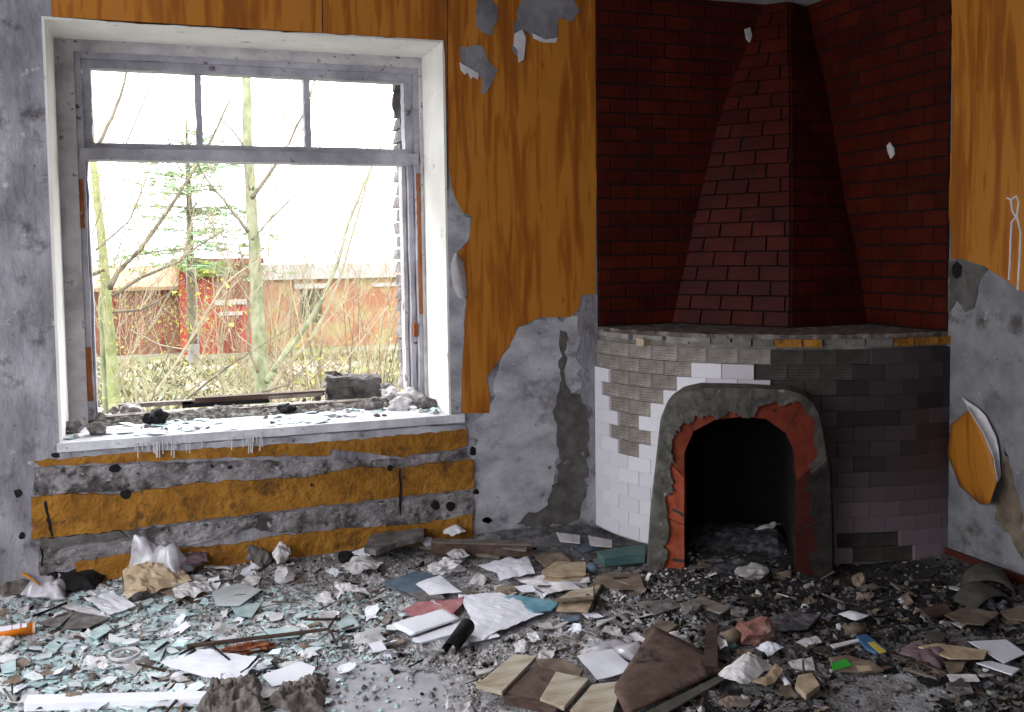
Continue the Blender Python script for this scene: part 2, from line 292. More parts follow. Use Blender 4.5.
b = MB(); b.box(XL, YF-.35, -.3, -2.1, YF, ZC+.2).box(-1.1, YF-.35, -.3, XR, YF, ZC+.2).box(-2.1, YF-.35, -.3, -1.1, YF, .75).box(-2.1, YF-.35, 2.75, -1.1, YF, ZC+.2)
struct(b.build('wall_front', 'plaster'))
struct(MB().box(XL-.3, YF-.3, ZC, XR+.3, YW+.8, ZC+.2).build('ceiling', 'ceiling'))
struct(MB().box(XL-.3, YF-.3, -.2, XR+.3, YW+.5, 0).build('floor', 'floor'))
a, c = on_x(945, 557), on_x(1024, 586)
bb = MB().box(XR-.022, .3, -.01, XR, 3.93, .085); struct(bb.build('baseboard_right', 'skirting'))
# corner bead of wallpapered brick recess
# ------------------------------------------------------------ wallpaper, ochre bands and patches on the window wall
wp = wall_plate('wood_grain_wallpaper', [(50, -25), (52, 17), (128, 23), (250, 30), (443, 40.5), (445, 60), (446, 100), (448, 160), (452, 188), (456, 200), (462, 212), (472, 216), (469, 240), (458, 252), (466, 296), (464, 330), (462, 368), (461, 413), (489, 413), (490, 400), (486, 377), (500, 358), (514, 337), (516, 328), (541, 317), (570, 317), (579, 308), (581, 295), (595, 294), (596, 200), (596.5, 100), (596.5, -25)], 'film', wall_back, thick=.004, amp=.35, step=9)
wp['label'] = 'orange wood-grain wallpaper, torn along its lower edge'
for x, y0, y1 in ((322, -20, 33), (447, -20, 190)):
    wall_plate('wallpaper_seam', [(x-.6, y0), (x+.6, y0), (x+1, y1), (x-.2, y1)], 'darkwood', wall_back, thick=.0015, off=.004, amp=0)
wall_plate('torn_plaster_patch', [(476, 0), (489, -3), (497, 8), (496, 22), (492, 36), (483, 33), (475, 24)], 'plaster_right', wall_back, thick=.004, off=.004, amp=1)
wall_plate('torn_plaster_patch', [(521, 0), (572, -4), (579, 12), (572, 22), (558, 18), (556, 38), (545, 41), (531, 36), (525, 30), (522, 60), (514, 54), (513, 32)], 'plaster_right', wall_back, thick=.004, off=.004, amp=1)
wall_plate('torn_plaster_patch', [(460, 47), (482, 46), (487, 60), (497, 70), (492, 82), (484, 94), (480, 93), (482, 78), (461, 68)], 'plaster_right', wall_back, thick=.004, off=.004, amp=1)
wall_plate('lifted_paper_edge', [(459, 63), (478, 74), (477, 80), (473, 77), (470, 79), (467, 73), (464, 75), (460, 70)], 'paper_back', wall_back, thick=.006, off=.009, amp=.2)
wall_plate('lifted_paper_edge', [(514, 34), (521, 30), (525, 38), (523, 60), (518, 63), (517, 50), (513, 46)], 'paper_back', wall_back, thick=.006, off=.009, amp=.4)
wall_plate('lifted_paper_edge', [(532, 34), (545, 40), (557, 38), (555, 43), (543, 43), (533, 39)], 'paper_back', wall_back, thick=.004, off=.009, amp=.3)
wall_plate('pale_plaster_strip', [(447, 206), (462, 206), (464, 216), (471, 218), (468, 240), (457, 252), (465, 296), (461, 412), (449, 412)], 'plaster_pale', wall_back, thick=.003, amp=.8, step=7)
wall_plate('pale_plaster_field', [(492, 402), (500, 362), (516, 333), (545, 320), (578, 316), (581, 380), (560, 440), (552, 500), (530, 528), (480, 528), (474, 470), (476, 420)], 'plaster_pale', wall_back, thick=.003, amp=2.2, step=7)
wall_plate('dark_cement_patch', [(560, 330), (566, 332), (566, 385), (585, 405), (588, 430), (586, 490), (578, 520), (548, 528), (516, 524), (528, 512), (548, 505), (558, 470), (556, 400), (560, 370)], 'cement', wall_back, thick=.002, off=.003, amp=1.6, step=5)
# white curl of paper at the torn left edge
b = MB(); v = []; f = []
pl = [on_y(*q) for q in ((457, 254), (463, 262), (466, 280), (467, 296))]; pr = [on_y(*q) for q in ((453, 253), (449, 264), (451, 286), (457, 298))]
for i in range(4):
    for j in range(4): t = j/3; q = pl[i].lerp(pr[i], t); v.append(Vector((q.x, YW-.005-.035*math.sin(t*math.pi*.7), q.z)))
for i in range(3):
    for j in range(3): a = i*4+j; f.append((a, a+1, a+5, a+4))
mesh('paper_curl', v, f, 'paper_back', wall_back, True)
def band(name, px, m, th, off=0, amp=.7): return wall_plate(name, px, m, wall_back, thick=th, off=off, amp=amp, step=5)
band('ochre_band', [(34, 461), (120, 452), (300, 441), (466, 428), (467, 445), (455, 449), (400, 457), (330, 449), (330, 455), (200, 458), (120, 462), (40, 466)], 'ochre', .010)
band('grey_render_strip', [(34, 468), (200, 461), (400, 459), (466, 448), (470, 458), (420, 463), (300, 478), (150, 489), (34, 495)], 'grime', .006)
band('ochre_band', [(32, 497), (70, 493), (120, 494), (200, 482), (300, 477), (360, 466), (400, 468), (440, 462), (472, 459), (472, 488), (400, 496), (300, 507), (200, 519), (100, 532), (32, 538)], 'ochre', .020)
band('grey_render_strip', [(38, 541), (200, 522), (400, 499), (472, 491), (474, 520), (400, 524), (300, 534), (250, 528), (200, 543), (140, 553), (60, 570), (40, 575)], 'grime', .008)
band('ochre_band', [(75, 562), (110, 556), (160, 549), (235, 544), (270, 536), (340, 528), (420, 523), (472, 514), (472, 540), (300, 565), (170, 590), (80, 590)], 'ochre', .013)
band('rough_render_strip', [(40, 538), (120, 530), (128, 536), (80, 543), (42, 548)], 'cement', .02)
wall_plate('wall_crack', [(398, 468), (400, 469), (401, 500), (400, 520), (398, 500)], 'black', wall_back, thick=.002, off=.02, amp=.4, step=5)
wall_plate('wall_crack', [(45, 500), (47, 500), (50, 515), (54, 535), (52, 536), (47, 520)], 'black', wall_back, thick=.002, off=.02, amp=.5, step=4)
wall_plate('wall_crack', [(40, 545), (42, 545), (44, 555), (43, 566), (41, 566), (42, 556)], 'black', wall_back, thick=.002, off=.008, amp=.5, step=4)
for x, y, w, h, of in ((126, 493, 6, 5, .02), (389, 467, 3.2, 4, .02), (18, 493, 5, 4.5, 0), (473, 451, 4, 6, 0), (56, 455, 5, 3, .01), (311, 484, 1.6, 1.8, .02), (22, 536, 4, 4, 0), (115, 468, 7, 5, .008), (435, 505, 5, 5, .008), (476, 492, 3.4, 3.2, 0), (450, 506, 5, 5, .008), (212, 466, 2, 2, .006), (230, 467, 3, 2, .006), (487, 520, 5, 4, .0)):
    P = [on_y(x+w*math.cos(t)*rnd.uniform(.7, 1.1), y+h*math.sin(t)*rnd.uniform(.7, 1.1)) for t in [k*math.pi/5 for k in range(10)]]
    MB().prism([Vector((p.x, YW-of, p.z)) for p in P], Vector((0, -.003, 0))).build('wall_hole', 'black', wall_back)
# window sill slab with paint drips
b = MB(); pts = jag([(OX0-.01, YW-.03), (1.53, YW-.03), (1.53, YW), (OX1, YW+.001), (OX1, YW+.5), (OX0, YW+.5), (OX0, YW)], .002, .06)
b.prism([Vector((p.x, p.y, .69)) for p in pts], Vector((0, 0, .043))); sill = struct(b.build('trim_1', 'sillpaint')); sill['label'] = 'white painted concrete window sill slab'
wall_plate('sill_underside_render', [(58, 452), (463, 424), (466, 429), (330, 441), (120, 453), (56, 459)], 'plaster_pale', wall_back, thick=.012, amp=.5)
for i in range(34):
    x = rnd.choice([rnd.uniform(124, 260), rnd.uniform(124, 200), rnd.uniform(240, 262)]); y = 449-(x-60)*.066
    A = on_y(x, y-2); B = on_y(x+rnd.uniform(-.4, .6), y+rnd.uniform(4, 16))
    MB().tube([Vector((A.x, YW-.032, A.z)), Vector((A.x, YW-.033, (A.z+B.z)/2)), Vector((B.x, YW-.03, B.z))], [.0034, .0028, .0036], 4).build('paint_drip', 'paper_back', sill)
# ------------------------------------------------------------ the window frame
win = struct(empty('window_1', (.5, YW+.5, .75)))
win.location = (0, 0, 0)
FY0, FY1 = YW+.47, YW+.55
def fr(name, x0, z0, x1, z1, y0=FY0, y1=FY1, m='frame'):
    """one timber of the frame, edges slightly worn"""
    n = 14; v = []; f = []; vert = abs(z1-z0) > abs(x1-x0)
    for i in range(n+1):
        t = i/n; j = [rnd.gauss(0, .0018) for _ in range(4)]
        if vert:
            z = z0+(z1-z0)*t; v += [Vector((x0+j[0], y0+j[2], z)), Vector((x1+j[1], y0+j[3], z)), Vector((x1+j[1], y1, z)), Vector((x0+j[0], y1, z))]
        else:
            x = x0+(x1-x0)*t; v += [Vector((x, y0+j[2], z0+j[0])), Vector((x, y0+j[3], z1+j[1])), Vector((x, y1, z1+j[1])), Vector((x, y1, z0+j[0]))]
        if i:
            k = 4*i
            for q in range(4): f.append((k-4+q, k-4+(q+1) % 4, k+(q+1) % 4, k+q))
    f += [(0, 1, 2, 3), (4*n, 4*n+1, 4*n+2, 4*n+3)]
    return mesh(name, v, f, m, win)
fr('frame_jamb', -.362, .74, -.325, 2.64, FY0-.03); fr('frame_jamb', 1.405, .74, 1.435, 2.64, FY0-.03)
fr('frame_head', -.36, 2.612, 1.43, 2.645, FY0-.03)
fr('sash_rail', -.325, 2.565, 1.405, 2.612); fr('sash_rail', -.325, 2.158, 1.405, 2.19, FY0+.005)
fr('transom', -.345, 2.098, 1.42, 2.158, FY0-.05, FY1+.01)
fr('sash_stile', -.325, 2.19, -.284, 2.57); fr('sash_stile', 1.355, 2.19, 1.405, 2.575)
fr('glazing_bar', .225, 2.185, .257, 2.57, FY0+.01); fr('glazing_bar', .795, 2.185, .829, 2.575, FY0+.01)
fr('sash_stile', 1.372, .76, 1.402, 2.1, FY0+.01); fr('sash_stile', 1.345, .80, 1.366, 2.1, FY0+.05, FY1+.05, 'rebate')
fr('jamb_liner', -.326, .76, -.314, 2.1, FY0+.0, FY1)
for x0, x1, z0, z1 in ((1.408, 1.430, 1.75, 2.05), (1.41, 1.434, 1.25, 1.75), (-.362, -.33, .86, 1.14), (-.36, -.335, 1.75, 2.0), (1.376, 1.400, 1.12, 1.2)):
    fr('bare_wood_strip', x0, z0, x1, z1, FY0-.035, FY0, 'frame_rust')
fr('bottom_rail', -.32, .735, 1.40, .77, FY0, FY1, 'greywood')
P = [on_y(*q, Y=5.75) for q in ((396, 79), (403, 79), (403, 121), (395, 118), (391, 108), (393, 92))]
MB().prism([Vector((p.x, 5.72, p.z)) for p in P], Vector((0, .01, 0))).build('mortar_flap', 'stone', wall_back)
# ragged brick edge of the outer wall seen past the frame
z = .78; i = 0
bk = None
while z < 2.62:
    w = .085+rnd.uniform(-.012, .012)+(.02 if i % 2 else 0); h = rnd.uniform(.062, .074)
    P = on_y(399.5, 300, 5.86); x0 = P.x-w*.0+(0.006 if i % 2 else -.004)+rnd.uniform(-.006, .006)
    o = MB().add([Vector(p) for p in [(x0, 5.76, z), (RX1+.02, 5.76, z), (RX1+.02, 5.96, z), (x0+rnd.uniform(-.01, .02), 5.96, z), (x0+rnd.uniform(-.01, .01), 5.76, z+h), (RX1+.02, 5.76, z+h), (RX1+.02, 5.96, z+h), (x0+rnd.uniform(0, .02), 5.96, z+h)]], BOXF).build('brick', 'stone', wall_back)
    z += .078; i += 1
# ------------------------------------------------------------ red tiled recess in the corner
# hood edge profile: height -> where it meets the window wall, the ridge and the right wall
HP = [(1.16, 2.80, (3.17, 4.455), 4.47), (1.59, 2.91, (3.25, 4.56), 4.575), (1.79, 2.96, (3.285, 4.61), 4.655), (2.3, 3.10, (3.375, 4.745), 4.785), (2.54, 3.19, (3.42, 4.81), 4.85), (2.82, 3.32, (3.47, 4.90), 4.96), (3.04, 3.42, (3.52, 4.97), 5.045)]
def hood(z):
    for i in range(len(HP)-1):
        a, b = HP[i], HP[i+1]
        if z <= b[0] or i == len(HP)-2:
            t = (z-a[0])/(b[0]-a[0]); l = lambda p, q: p+(q-p)*t
            return Vector((l(a[1], b[1]), YW, z)), Vector((l(a[2][0], b[2][0]), l(a[2][1], b[2][1]), z)), Vector((XR, l(a[3], b[3]), z))
BX0 = 2.33; BY0 = 3.885
MB().box(BX0, YW-.006, 1.17, XR, YW, ZC).build('tile_bedding', 'mortar', wall_back)
MB().box(XR-.006, BY0, 1.17, XR, YW, ZC).build('tile_bedding', 'mortar', wall_right)
def face_tile(parent, xa, xb, za, zb, plane, g=.0035, th=.011):
    xa += g; xb -= g; za += g; zb -= g; e = .003
    j = rnd.uniform(-.0015, .0015)
    if plane == 'y':
        A = [Vector((x, YW-.004, z)) for x, z in ((xa, za), (xb, za), (xb, zb), (xa, zb))]; Bv = [Vector((x, YW-th-j, z)) for x, z in ((xa+e, za+e), (xb-e, za+e), (xb-e, zb-e), (xa+e, zb-e))]
    else:
        A = [Vector((XR-.004, x, z)) for x, z in ((xa, za), (xb, za), (xb, zb), (xa, zb))]; Bv = [Vector((XR-th-j, x, z)) for x, z in ((xa+e, za+e), (xb-e, za+e), (xb-e, zb-e), (xa+e, zb-e))]
    return MB().hexa(A, Bv).build('brick_tile', 'redtile', parent)
h, w = .0795, .172; r = 0; z = 1.175
while z < ZC:
    zt = min(z+h, ZC); lim = hood(z)[0].x+.03; x = BX0-(w/2 if r % 2 else w*.98)
    while x < lim:
        a, c = max(x, BX0), min(x+w, XR)
        if c-a > .02: face_tile(wall_back, a, c, z, zt, 'y')
        x += w
    z += h; r += 1
h, w = .0865, .19; r = 0; z = 1.175
while z < ZC:
    zt = min(z+h, ZC); lim = hood(z)[2].y-.03; y = BY0-(w/2 if r % 2 else w*.1)
    while y < YW:
        a, c = max(y, BY0), min(y+w, YW)
        if c-a > .02 and a > 0 and a < 6 and a < lim+.25 and a < lim+.06: face_tile(wall_right, a, c, z, zt, 'x')
        y += w
    z += h; r += 1
wall_plate('plaster_chip', [(889, 146), (892, 142), (896, 148), (897, 154), (893, 159), (890, 152)], 'plasterbit', wall_right, 'x', .004, .012, .3)
wall_plate('plaster_chip', [(743, 30), (748, 28), (750, 36), (748, 43), (745, 40)], 'plasterbit', wall_back, 'y', .01, .012, .4)
# ------------------------------------------------------------ corner fireplace
fp = empty('corner_fireplace', (XR, YW, 0)); tag(fp, 'curved corner fireplace with an arched opening, white and sooty tiles and a red tiled hood', 'fireplace')
fp.location = (0, 0, 0)
CX, CYY = XR, YW; RB = 1.345
EA, EB = 1.39, 1.205       # half axes of the curved body
def cyl(th, r, z): k = r/1.385; return Vector((CX-k*EA*math.cos(th), CYY-k*EB*math.sin(th), z))
S0 = Vector((2.24, 4.33, 0)); S1 = Vector((3.0, 3.85, 0)); D = (S1-S0).normalized(); N = Vector((D.y, -D.x, 0))   # N points into the room
if N.dot(-S0) < 0: N = -N
def pl(s, z, o=0.0): p = S0+D*s+N*o; return Vector((p.x, p.y, z))
OUT = [(0, 0), (.02, .3), (.073, .764), (.095, .82), (.122, .854), (.18, .9), (.267, .925), (.48, .93), (.688, .923), (.76, .9), (.805, .86), (.835, .8), (.881, .544), (.895, .25), (.898, 0)]
INN = [(.187, 0), (.187, .3), (.189, .619), (.205, .67), (.235, .71), (.29, .75), (.35, .773), (.42, .784), (.5, .787), (.596, .776), (.65, .74), (.689, .682), (.71, .63), (.721, .586), (.718, .3), (.714, 0)]
def resample(p, n):
    L = [0]
    for i in range(len(p)-1): L.append(L[-1]+math.dist(p[i], p[i+1]))
    out = []
    for k in range(n+1):
        t = L[-1]*k/n; i = 0
        while i < len(p)-2 and L[i+1] < t: i += 1
        q = (t-L[i])/(L[i+1]-L[i]); out.append((p[i][0]+(p[i+1][0]-p[i][0])*q, p[i][1]+(p[i+1][1]-p[i][1])*q))
    return out
NS = 150; RO, RI = resample(OUT, NS), resample(INN, NS)
def shrink(poly, k): c = (.45, .4); return [(c[0]+(p[0]-c[0])*k, p[1]*k if p[1] > 0 else -.1) for p in poly]
inn_big = [((p[0]+(.09 if p[0] > .45 else -.09)), p[1]+.08 if p[1] > .01 else -.1) for p in INN]
def plane_sz(P): return (P-S0).dot(D), P.z
v = []; f = []; nt_, nz_ = 72, 40
for i in range(nt_+1):
    for j in range(nz_+1): v.append(cyl(math.pi/2*i/nt_, RB, 1.15*j/nz_))
for i in range(nt_):
    for j in range(nz_):
        c = cyl(math.pi/2*(i+.5)/nt_, RB, 1.15*(j+.5)/nz_); s, zz = plane_sz(c)
        if inside(s, zz, inn_big): continue
        a = i*(nz_+1)+j; f.append((a, a+1, a+nz_+2, a+nz_+1))
body = mesh('body', v, f, 'ridged', fp); body.color = (.72, .70, .70, 1)
# mantel slab
n = 60; v = []; f = []
for i in range(n+1):
    th = math.pi/2*i/n; rr = 1.365+rnd.gauss(0, .004)
    v += [cyl(th, rr, 1.15), cyl(th, rr+rnd.gauss(0, .003), 1.172+rnd.uniform(-.002, .003)), cyl(th, .4, 1.172), cyl(th, .4, 1.15)]
    if i:
        k = 4*i
        for q in range(4): f.append((k-4+q, k-4+(q+1) % 4, k+(q+1) % 4, k+q))
f += [(0, 1, 2, 3), (4*n, 4*n+1, 4*n+2, 4*n+3)]
mant = mesh('mantel', v, f, 'mantel', fp)
# tiles: which are lost is read from the outline of the bare area
BARE = [(598, 325), (860, 325), (856, 361), (838, 361), (838, 377), (826, 377), (826, 400), (760, 400), (763, 361), (683, 361), (683, 375), (671, 381), (660, 387), (650, 400), (643, 413), (640, 428), (640, 449), (627, 449), (627, 433), (610, 433), (609, 415), (605, 414), (605, 402), (600, 401), (600, 388), (605, 387), (604, 374), (599, 374)]
BARE0 = [(560, 320), (880, 320), (858, 361), (560, 361)]
BARE2 = [(839, 534), (911, 534), (911, 552), (922, 552), (922, 565), (912, 566), (912, 600), (839, 600)]
GONE = [(914, 563), (960, 556), (960, 600), (914, 600)]
def cyl_tile(r0_, r1, dth, h, ridged=False):
    b = MB(); W2 = dth/2; g_ = .0008; y0_, y1_ = 1.36-r0_, 1.36-r1
    A = [Vector((a, y0_, zz)) for a, zz in ((g_, .002), (W2*2-g_, .002), (W2*2-g_, h-.002), (g_, h-.002))]
    Bv = [Vector((a, y1_, zz)) for a, zz in ((g_*2, .004), (W2*2-g_*2, .004), (W2*2-g_*2, h-.004), (g_*2, h-.004))]
    if not ridged:
        A0 = [Vector((a, y0_, zz)) for a, zz in ((0, 0), (W2*2, 0), (W2*2, h), (0, h))]; A1 = [Vector((p.x, y1_+.0022, p.z)) for p in A0]
        b.hexa(A0, A1).hexa(A1, Bv)
    else:
        k = 5
        for q in range(k):
            za, zb = .002+(h-.004)*q/k, .002+(h-.004)*(q+.62)/k
            b.hexa([Vector((a, y0_, zz)) for a, zz in ((g_, za), (W2*2-g_, za), (W2*2-g_, zb), (g_, zb))],
                   [Vector((a, y1_, zz)) for a, zz in ((g_*2, za+.002), (W2*2-g_*2, za+.002), (W2*2-g_*2, zb-.002), (g_*2, zb-.002))])
        b.hexa(A, [Vector((p.x, y1_+.006, p.z)) for p in A])
    return b
TH, TW = .0757, .157; dth = TW
wt0 = cyl_tile(1.347, 1.383, dth, TH).build('tile', 'whitetile', body); rt0 = cyl_tile(1.346, 1.372, dth, TH, True).build('ridged_tile', 'ridged', body)
# arc length along the ellipse of the body (radius 1.36 line)
AL = [(0.0, 0.0)]; _p = cyl(0, 1.36, 0)
for _i in range(1, 361):
    _q = cyl(math.pi/2*_i/360, 1.36, 0); AL.append((AL[-1][0]+(_q-_p).length, math.pi/2*_i/360)); _p = _q
ALEN = AL[-1][0]
def arc_th(s):
    if s <= 0: return s/1.3
    for i in range(360):
        if AL[i+1][0] >= s: return AL[i][1]+(AL[i+1][1]-AL[i][1])*(s-AL[i][0])/(AL[i+1][0]-AL[i][0])
    return math.pi/2+(s-ALEN)/1.2
def arc_pt(s): return cyl(arc_th(s), 1.36, 0)
protos = {id(q): True for q in (wt0, rt0)}; used = set()
def place(proto, th, z, col):
    o = proto if proto.name not in used else clone(proto, body)
    used.add(proto.name); A = arc_pt(th); B = arc_pt(th+.15); d = (B-A); o.location = (A.x, A.y, z); o.rotation_euler = (rnd.gauss(0, .004), 0, math.atan2(d.y, d.x)); o.color = col; return o
# the photographed top row of white tiles fixes where the courses lie
zt0 = 1.0
lo_, hi_ = .8, 1.15
for _ in range(30):
    zt0 = (lo_+hi_)/2
    if proj(cyl(math.radians(27), 1.383, zt0))[1] > 361: lo_ = zt0
    else: hi_ = zt0
outs = [(p[0], p[1]) for p in OUT]
row = int((1.15-zt0)/TH)
z = zt0+row*TH
ri = 0
while z > -.02:
    z0 = z-TH; th = -dth*(.5 if ri % 2 else 0)
    while th < ALEN-.03:
        a, c_ = max(0, th), min(th+dth, ALEN); th += dth; wk = (c_-a)/dth
        if wk < .12 or z0 < 0: continue
        P = cyl(arc_th((a+c_)/2), 1.383, z0+TH/2); s, zz = plane_sz(P)
        if inside(s, zz, inn_big): continue
        x, y = proj(P); deg = math.degrees(arc_th((a+c_)/2))
        if inside(x, y, GONE): continue
        bare = inside(x, y, BARE) or inside(x, y, BARE0) or inside(x, y, BARE2)
        if inside(x, y, BARE2) and x < 853 and y > 555: bare = False
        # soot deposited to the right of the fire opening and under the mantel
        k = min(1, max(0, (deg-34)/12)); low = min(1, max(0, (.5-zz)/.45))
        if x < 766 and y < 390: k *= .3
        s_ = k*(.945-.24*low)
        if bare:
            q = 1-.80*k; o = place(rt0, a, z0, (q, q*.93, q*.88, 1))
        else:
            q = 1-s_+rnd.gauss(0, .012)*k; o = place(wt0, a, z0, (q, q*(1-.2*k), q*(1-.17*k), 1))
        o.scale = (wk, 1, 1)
    z -= TH; ri += 1
# ragged blocks and painted battens under the mantel
th = .02; i = 0
while th < math.pi/2-.02:
    d = rnd.uniform(.05, .11); z0, z1 = 1.15-rnd.uniform(.018, .04), 1.15; rr = 1.35+rnd.uniform(0, .03)
    x, y = proj(cyl(th+d/2, 1.38, 1.13)); m = 'ridged'; col = .55 if x > 720 else .9
    if 764 < x < 818 or x > 884: m = 'ochre'; z0 = 1.113; rr = 1.387
    a = [cyl(t, 1.3, q) for t, q in ((th, z0), (th+d-.006, z0), (th+d-.006, z1), (th, z1))]; c = [cyl(t, rr, q) for t, q in ((th, z0), (th+d-.006, z0), (th+d-.006, z1), (th, z1))]
    o = MB().hexa(a, c).build('edging_block', m, mant); o.color = (col, col, col, 1); th += d
a_ = [cyl(t, 1.33, q) for t, q in ((.335, 1.095), (.375, 1.095), (.375, 1.135), (.335, 1.135))]; c_ = [cyl(t, 1.40, q) for t, q in ((.335, 1.095), (.375, 1.095), (.375, 1.135), (.335, 1.135))]
MB().hexa(a_, c_).build('wood_block', 'tan', mant)
# surround
sur = empty('surround', (0, 0, 0), fp)
def kf(t):
    if t < .34: k = .52-.1*(t > .28)
    elif t < .44: k = .30
    elif t < .54: k = .16
    elif t < .60: k = .5
    elif t < .74: k = .62
    else: k = .42
    return k+.26*noise.noise(Vector((t*26, 1.7, 0)))+.16*noise.noise(Vector((t*90, 4, 0)))
def ring(t0, t1, ka, kb, o0, o1, name, m, col, parent=sur, sub=1):
    v = []; f = []; i0, i1 = int(t0*NS), int(t1*NS)
    for i in range(i0, i1+1):
        t = i/NS; A = RI[i]; B = RO[i]; ka_, kb_ = ka(t), kb(t)
        p = (A[0]+(B[0]-A[0])*ka_, A[1]+(B[1]-A[1])*ka_); q = (A[0]+(B[0]-A[0])*kb_, A[1]+(B[1]-A[1])*kb_)
        e = .012*noise.noise(Vector((t*50, 3, 3)))*sub
        v += [pl(p[0], p[1], o0), pl(p[0], p[1], o1+e), pl(q[0]+(.012 if q[0] < .45 else -.012)*sub*(kb_ > .95), q[1], o1+e*.6), pl(q[0], q[1], o1-.03 if kb_ > .95 else o1), pl(q[0], q[1], o0)]
        if i > i0:
            k = 5*(i-i0)
            for z_ in range(5): f.append((k-5+z_, k-5+(z_+1) % 5, k+(z_+1) % 5, k+z_))
    L = 5*(i1-i0); f += [(0, 1, 2, 3, 4), (L, L+1, L+2, L+3, L+4)]
    o = mesh(name, v, f, m, parent); o.color = col; return o
one = lambda t: 1.0
zero = lambda t: 0.0
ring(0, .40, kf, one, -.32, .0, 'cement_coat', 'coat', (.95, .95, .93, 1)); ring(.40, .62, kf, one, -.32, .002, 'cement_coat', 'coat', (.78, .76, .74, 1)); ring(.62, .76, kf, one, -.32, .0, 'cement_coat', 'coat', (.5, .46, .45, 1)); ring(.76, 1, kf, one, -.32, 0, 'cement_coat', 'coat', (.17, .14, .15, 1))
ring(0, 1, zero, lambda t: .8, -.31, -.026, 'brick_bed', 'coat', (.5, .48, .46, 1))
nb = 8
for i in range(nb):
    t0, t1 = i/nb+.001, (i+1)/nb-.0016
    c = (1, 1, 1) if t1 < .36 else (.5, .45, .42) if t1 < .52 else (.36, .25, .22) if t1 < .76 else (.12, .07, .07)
    v = []; f = []
    for t in (t0, (t0+t1)/2, t1):
        k = t*NS; i_ = min(int(k), NS-1); q = k-i_
        A = [RI[i_][c_]+(RI[i_+1][c_]-RI[i_][c_])*q for c_ in (0, 1)]; B = [RO[i_][c_]+(RO[i_+1][c_]-RO[i_][c_])*q for c_ in (0, 1)]
        B = [A[c_]+(B[c_]-A[c_])*.88 for c_ in (0, 1)]
        v += [pl(*A, -.24), pl(*A, -.02), pl(*B, -.02), pl(*B, -.24)]
    for s_ in (0, 4):
        for q in range(4): f.append((s_+q, s_+(q+1) % 4, s_+4+(q+1) % 4, s_+4+q))
    f += [(0, 1, 2, 3), (8, 9, 10, 11)]
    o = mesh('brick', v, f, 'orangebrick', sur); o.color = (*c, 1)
# firebox
v = []; f = []; ii = resample(INN, 40)
for dpt, k in ((-.10, 1.0), (-.35, 1.0), (-.62, .92), (-.8, .75)):
    for p in ii: v.append(pl(.45+(p[0]-.45)*k, p[1]*(k if p[1] > .3 else 1), dpt))
m_ = len(ii)
for r in range(3):
    for i in range(m_-1): a = r*m_+i; f.append((a, a+1, a+m_+1, a+m_))
f.append(tuple(3*m_+i for i in range(m_)))
mesh('firebox', v, f, 'sootbrick', fp)
# hood
zs = [1.172+(ZC-1.172)*i/20 for i in range(21)]; v = []; f = []
for z in zs:
    A, R_, B = hood(z); v += [A, R_, B]
for i in range(20): k = 3*i; f += [(k, k+1, k+4, k+3), (k+1, k+2, k+5, k+4)]
hd = mesh('chimney_hood', v, f, 'mortar', fp)
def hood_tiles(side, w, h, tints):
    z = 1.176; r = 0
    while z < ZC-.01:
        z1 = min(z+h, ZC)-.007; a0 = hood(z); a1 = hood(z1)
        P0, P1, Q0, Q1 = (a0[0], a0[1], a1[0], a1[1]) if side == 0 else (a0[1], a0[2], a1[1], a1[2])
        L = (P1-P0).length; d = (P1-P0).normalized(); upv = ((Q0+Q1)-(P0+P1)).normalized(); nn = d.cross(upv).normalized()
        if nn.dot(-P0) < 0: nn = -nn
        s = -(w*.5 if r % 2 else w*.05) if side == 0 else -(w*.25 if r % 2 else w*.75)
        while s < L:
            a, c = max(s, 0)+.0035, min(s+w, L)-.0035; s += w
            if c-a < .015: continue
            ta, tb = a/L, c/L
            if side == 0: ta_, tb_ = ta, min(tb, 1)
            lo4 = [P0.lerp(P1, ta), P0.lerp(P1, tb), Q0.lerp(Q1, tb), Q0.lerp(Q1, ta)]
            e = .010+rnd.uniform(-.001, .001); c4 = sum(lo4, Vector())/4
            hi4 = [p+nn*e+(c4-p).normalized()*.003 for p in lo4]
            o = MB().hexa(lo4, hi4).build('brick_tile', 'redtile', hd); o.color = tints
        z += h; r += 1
hood_tiles(0, .192, .0815, (1.0, 1.0, 1.0, 1)); hood_tiles(1, .19, .0815, (.8, .8, .8, 1))  # right face tinted darker: its shade is put into the tile colour
# ------------------------------------------------------------ right wall finish
rp_ = [(952, -40), (953, 100), (951, 175), (948, 200), (952, 235), (952, 259), (964, 259), (972, 262), (985, 266), (997, 274), (1024, 292), (1060, 320), (1120, 372), (1180, 380), (1180, -150)]
o = wall_plate('wood_grain_wallpaper', rp_, 'film', wall_right, 'x', .005, 0, .4, 8); o['label'] = 'orange wood-grain wallpaper, torn along its lower edge'
wall_plate('cement_patch', [(946, 262), (962, 258), (978, 260), (990, 268), (982, 276), (978, 288), (975, 308), (965, 312), (957, 300), (947, 314)], 'cement', wall_right, 'x', .004, 0, 1)
wall_plate('wall_hole', [(953, 266), (958, 261), (963, 266), (962, 276), (957, 279), (953, 274)], 'black', wall_right, 'x', .002, .005, .3)
wall_plate('damp_stain', [(1003, 440), (1012, 470), (1024, 520), (1024, 560), (1012, 540), (996, 512), (1003, 490)], 'card', wall_right, 'x', .0015, 0, 1.5)
for pts in ([(1012, 200), (1017, 196), (1020, 203), (1018, 216), (1013, 222), (1012, 240), (1011, 268), (1010, 280)], [(1018, 216), (1022, 232), (1021, 255), (1019, 290)], [(1008, 198), (1012, 200), (1014, 212), (1018, 218)]):
    P = [on_x(*q) for q in pts]; MB().tube([Vector((XR-.006, p.y, p.z)) for p in P], [.006]*len(P), 5).build('chalk_scribble', 'paper_back', wall_right)
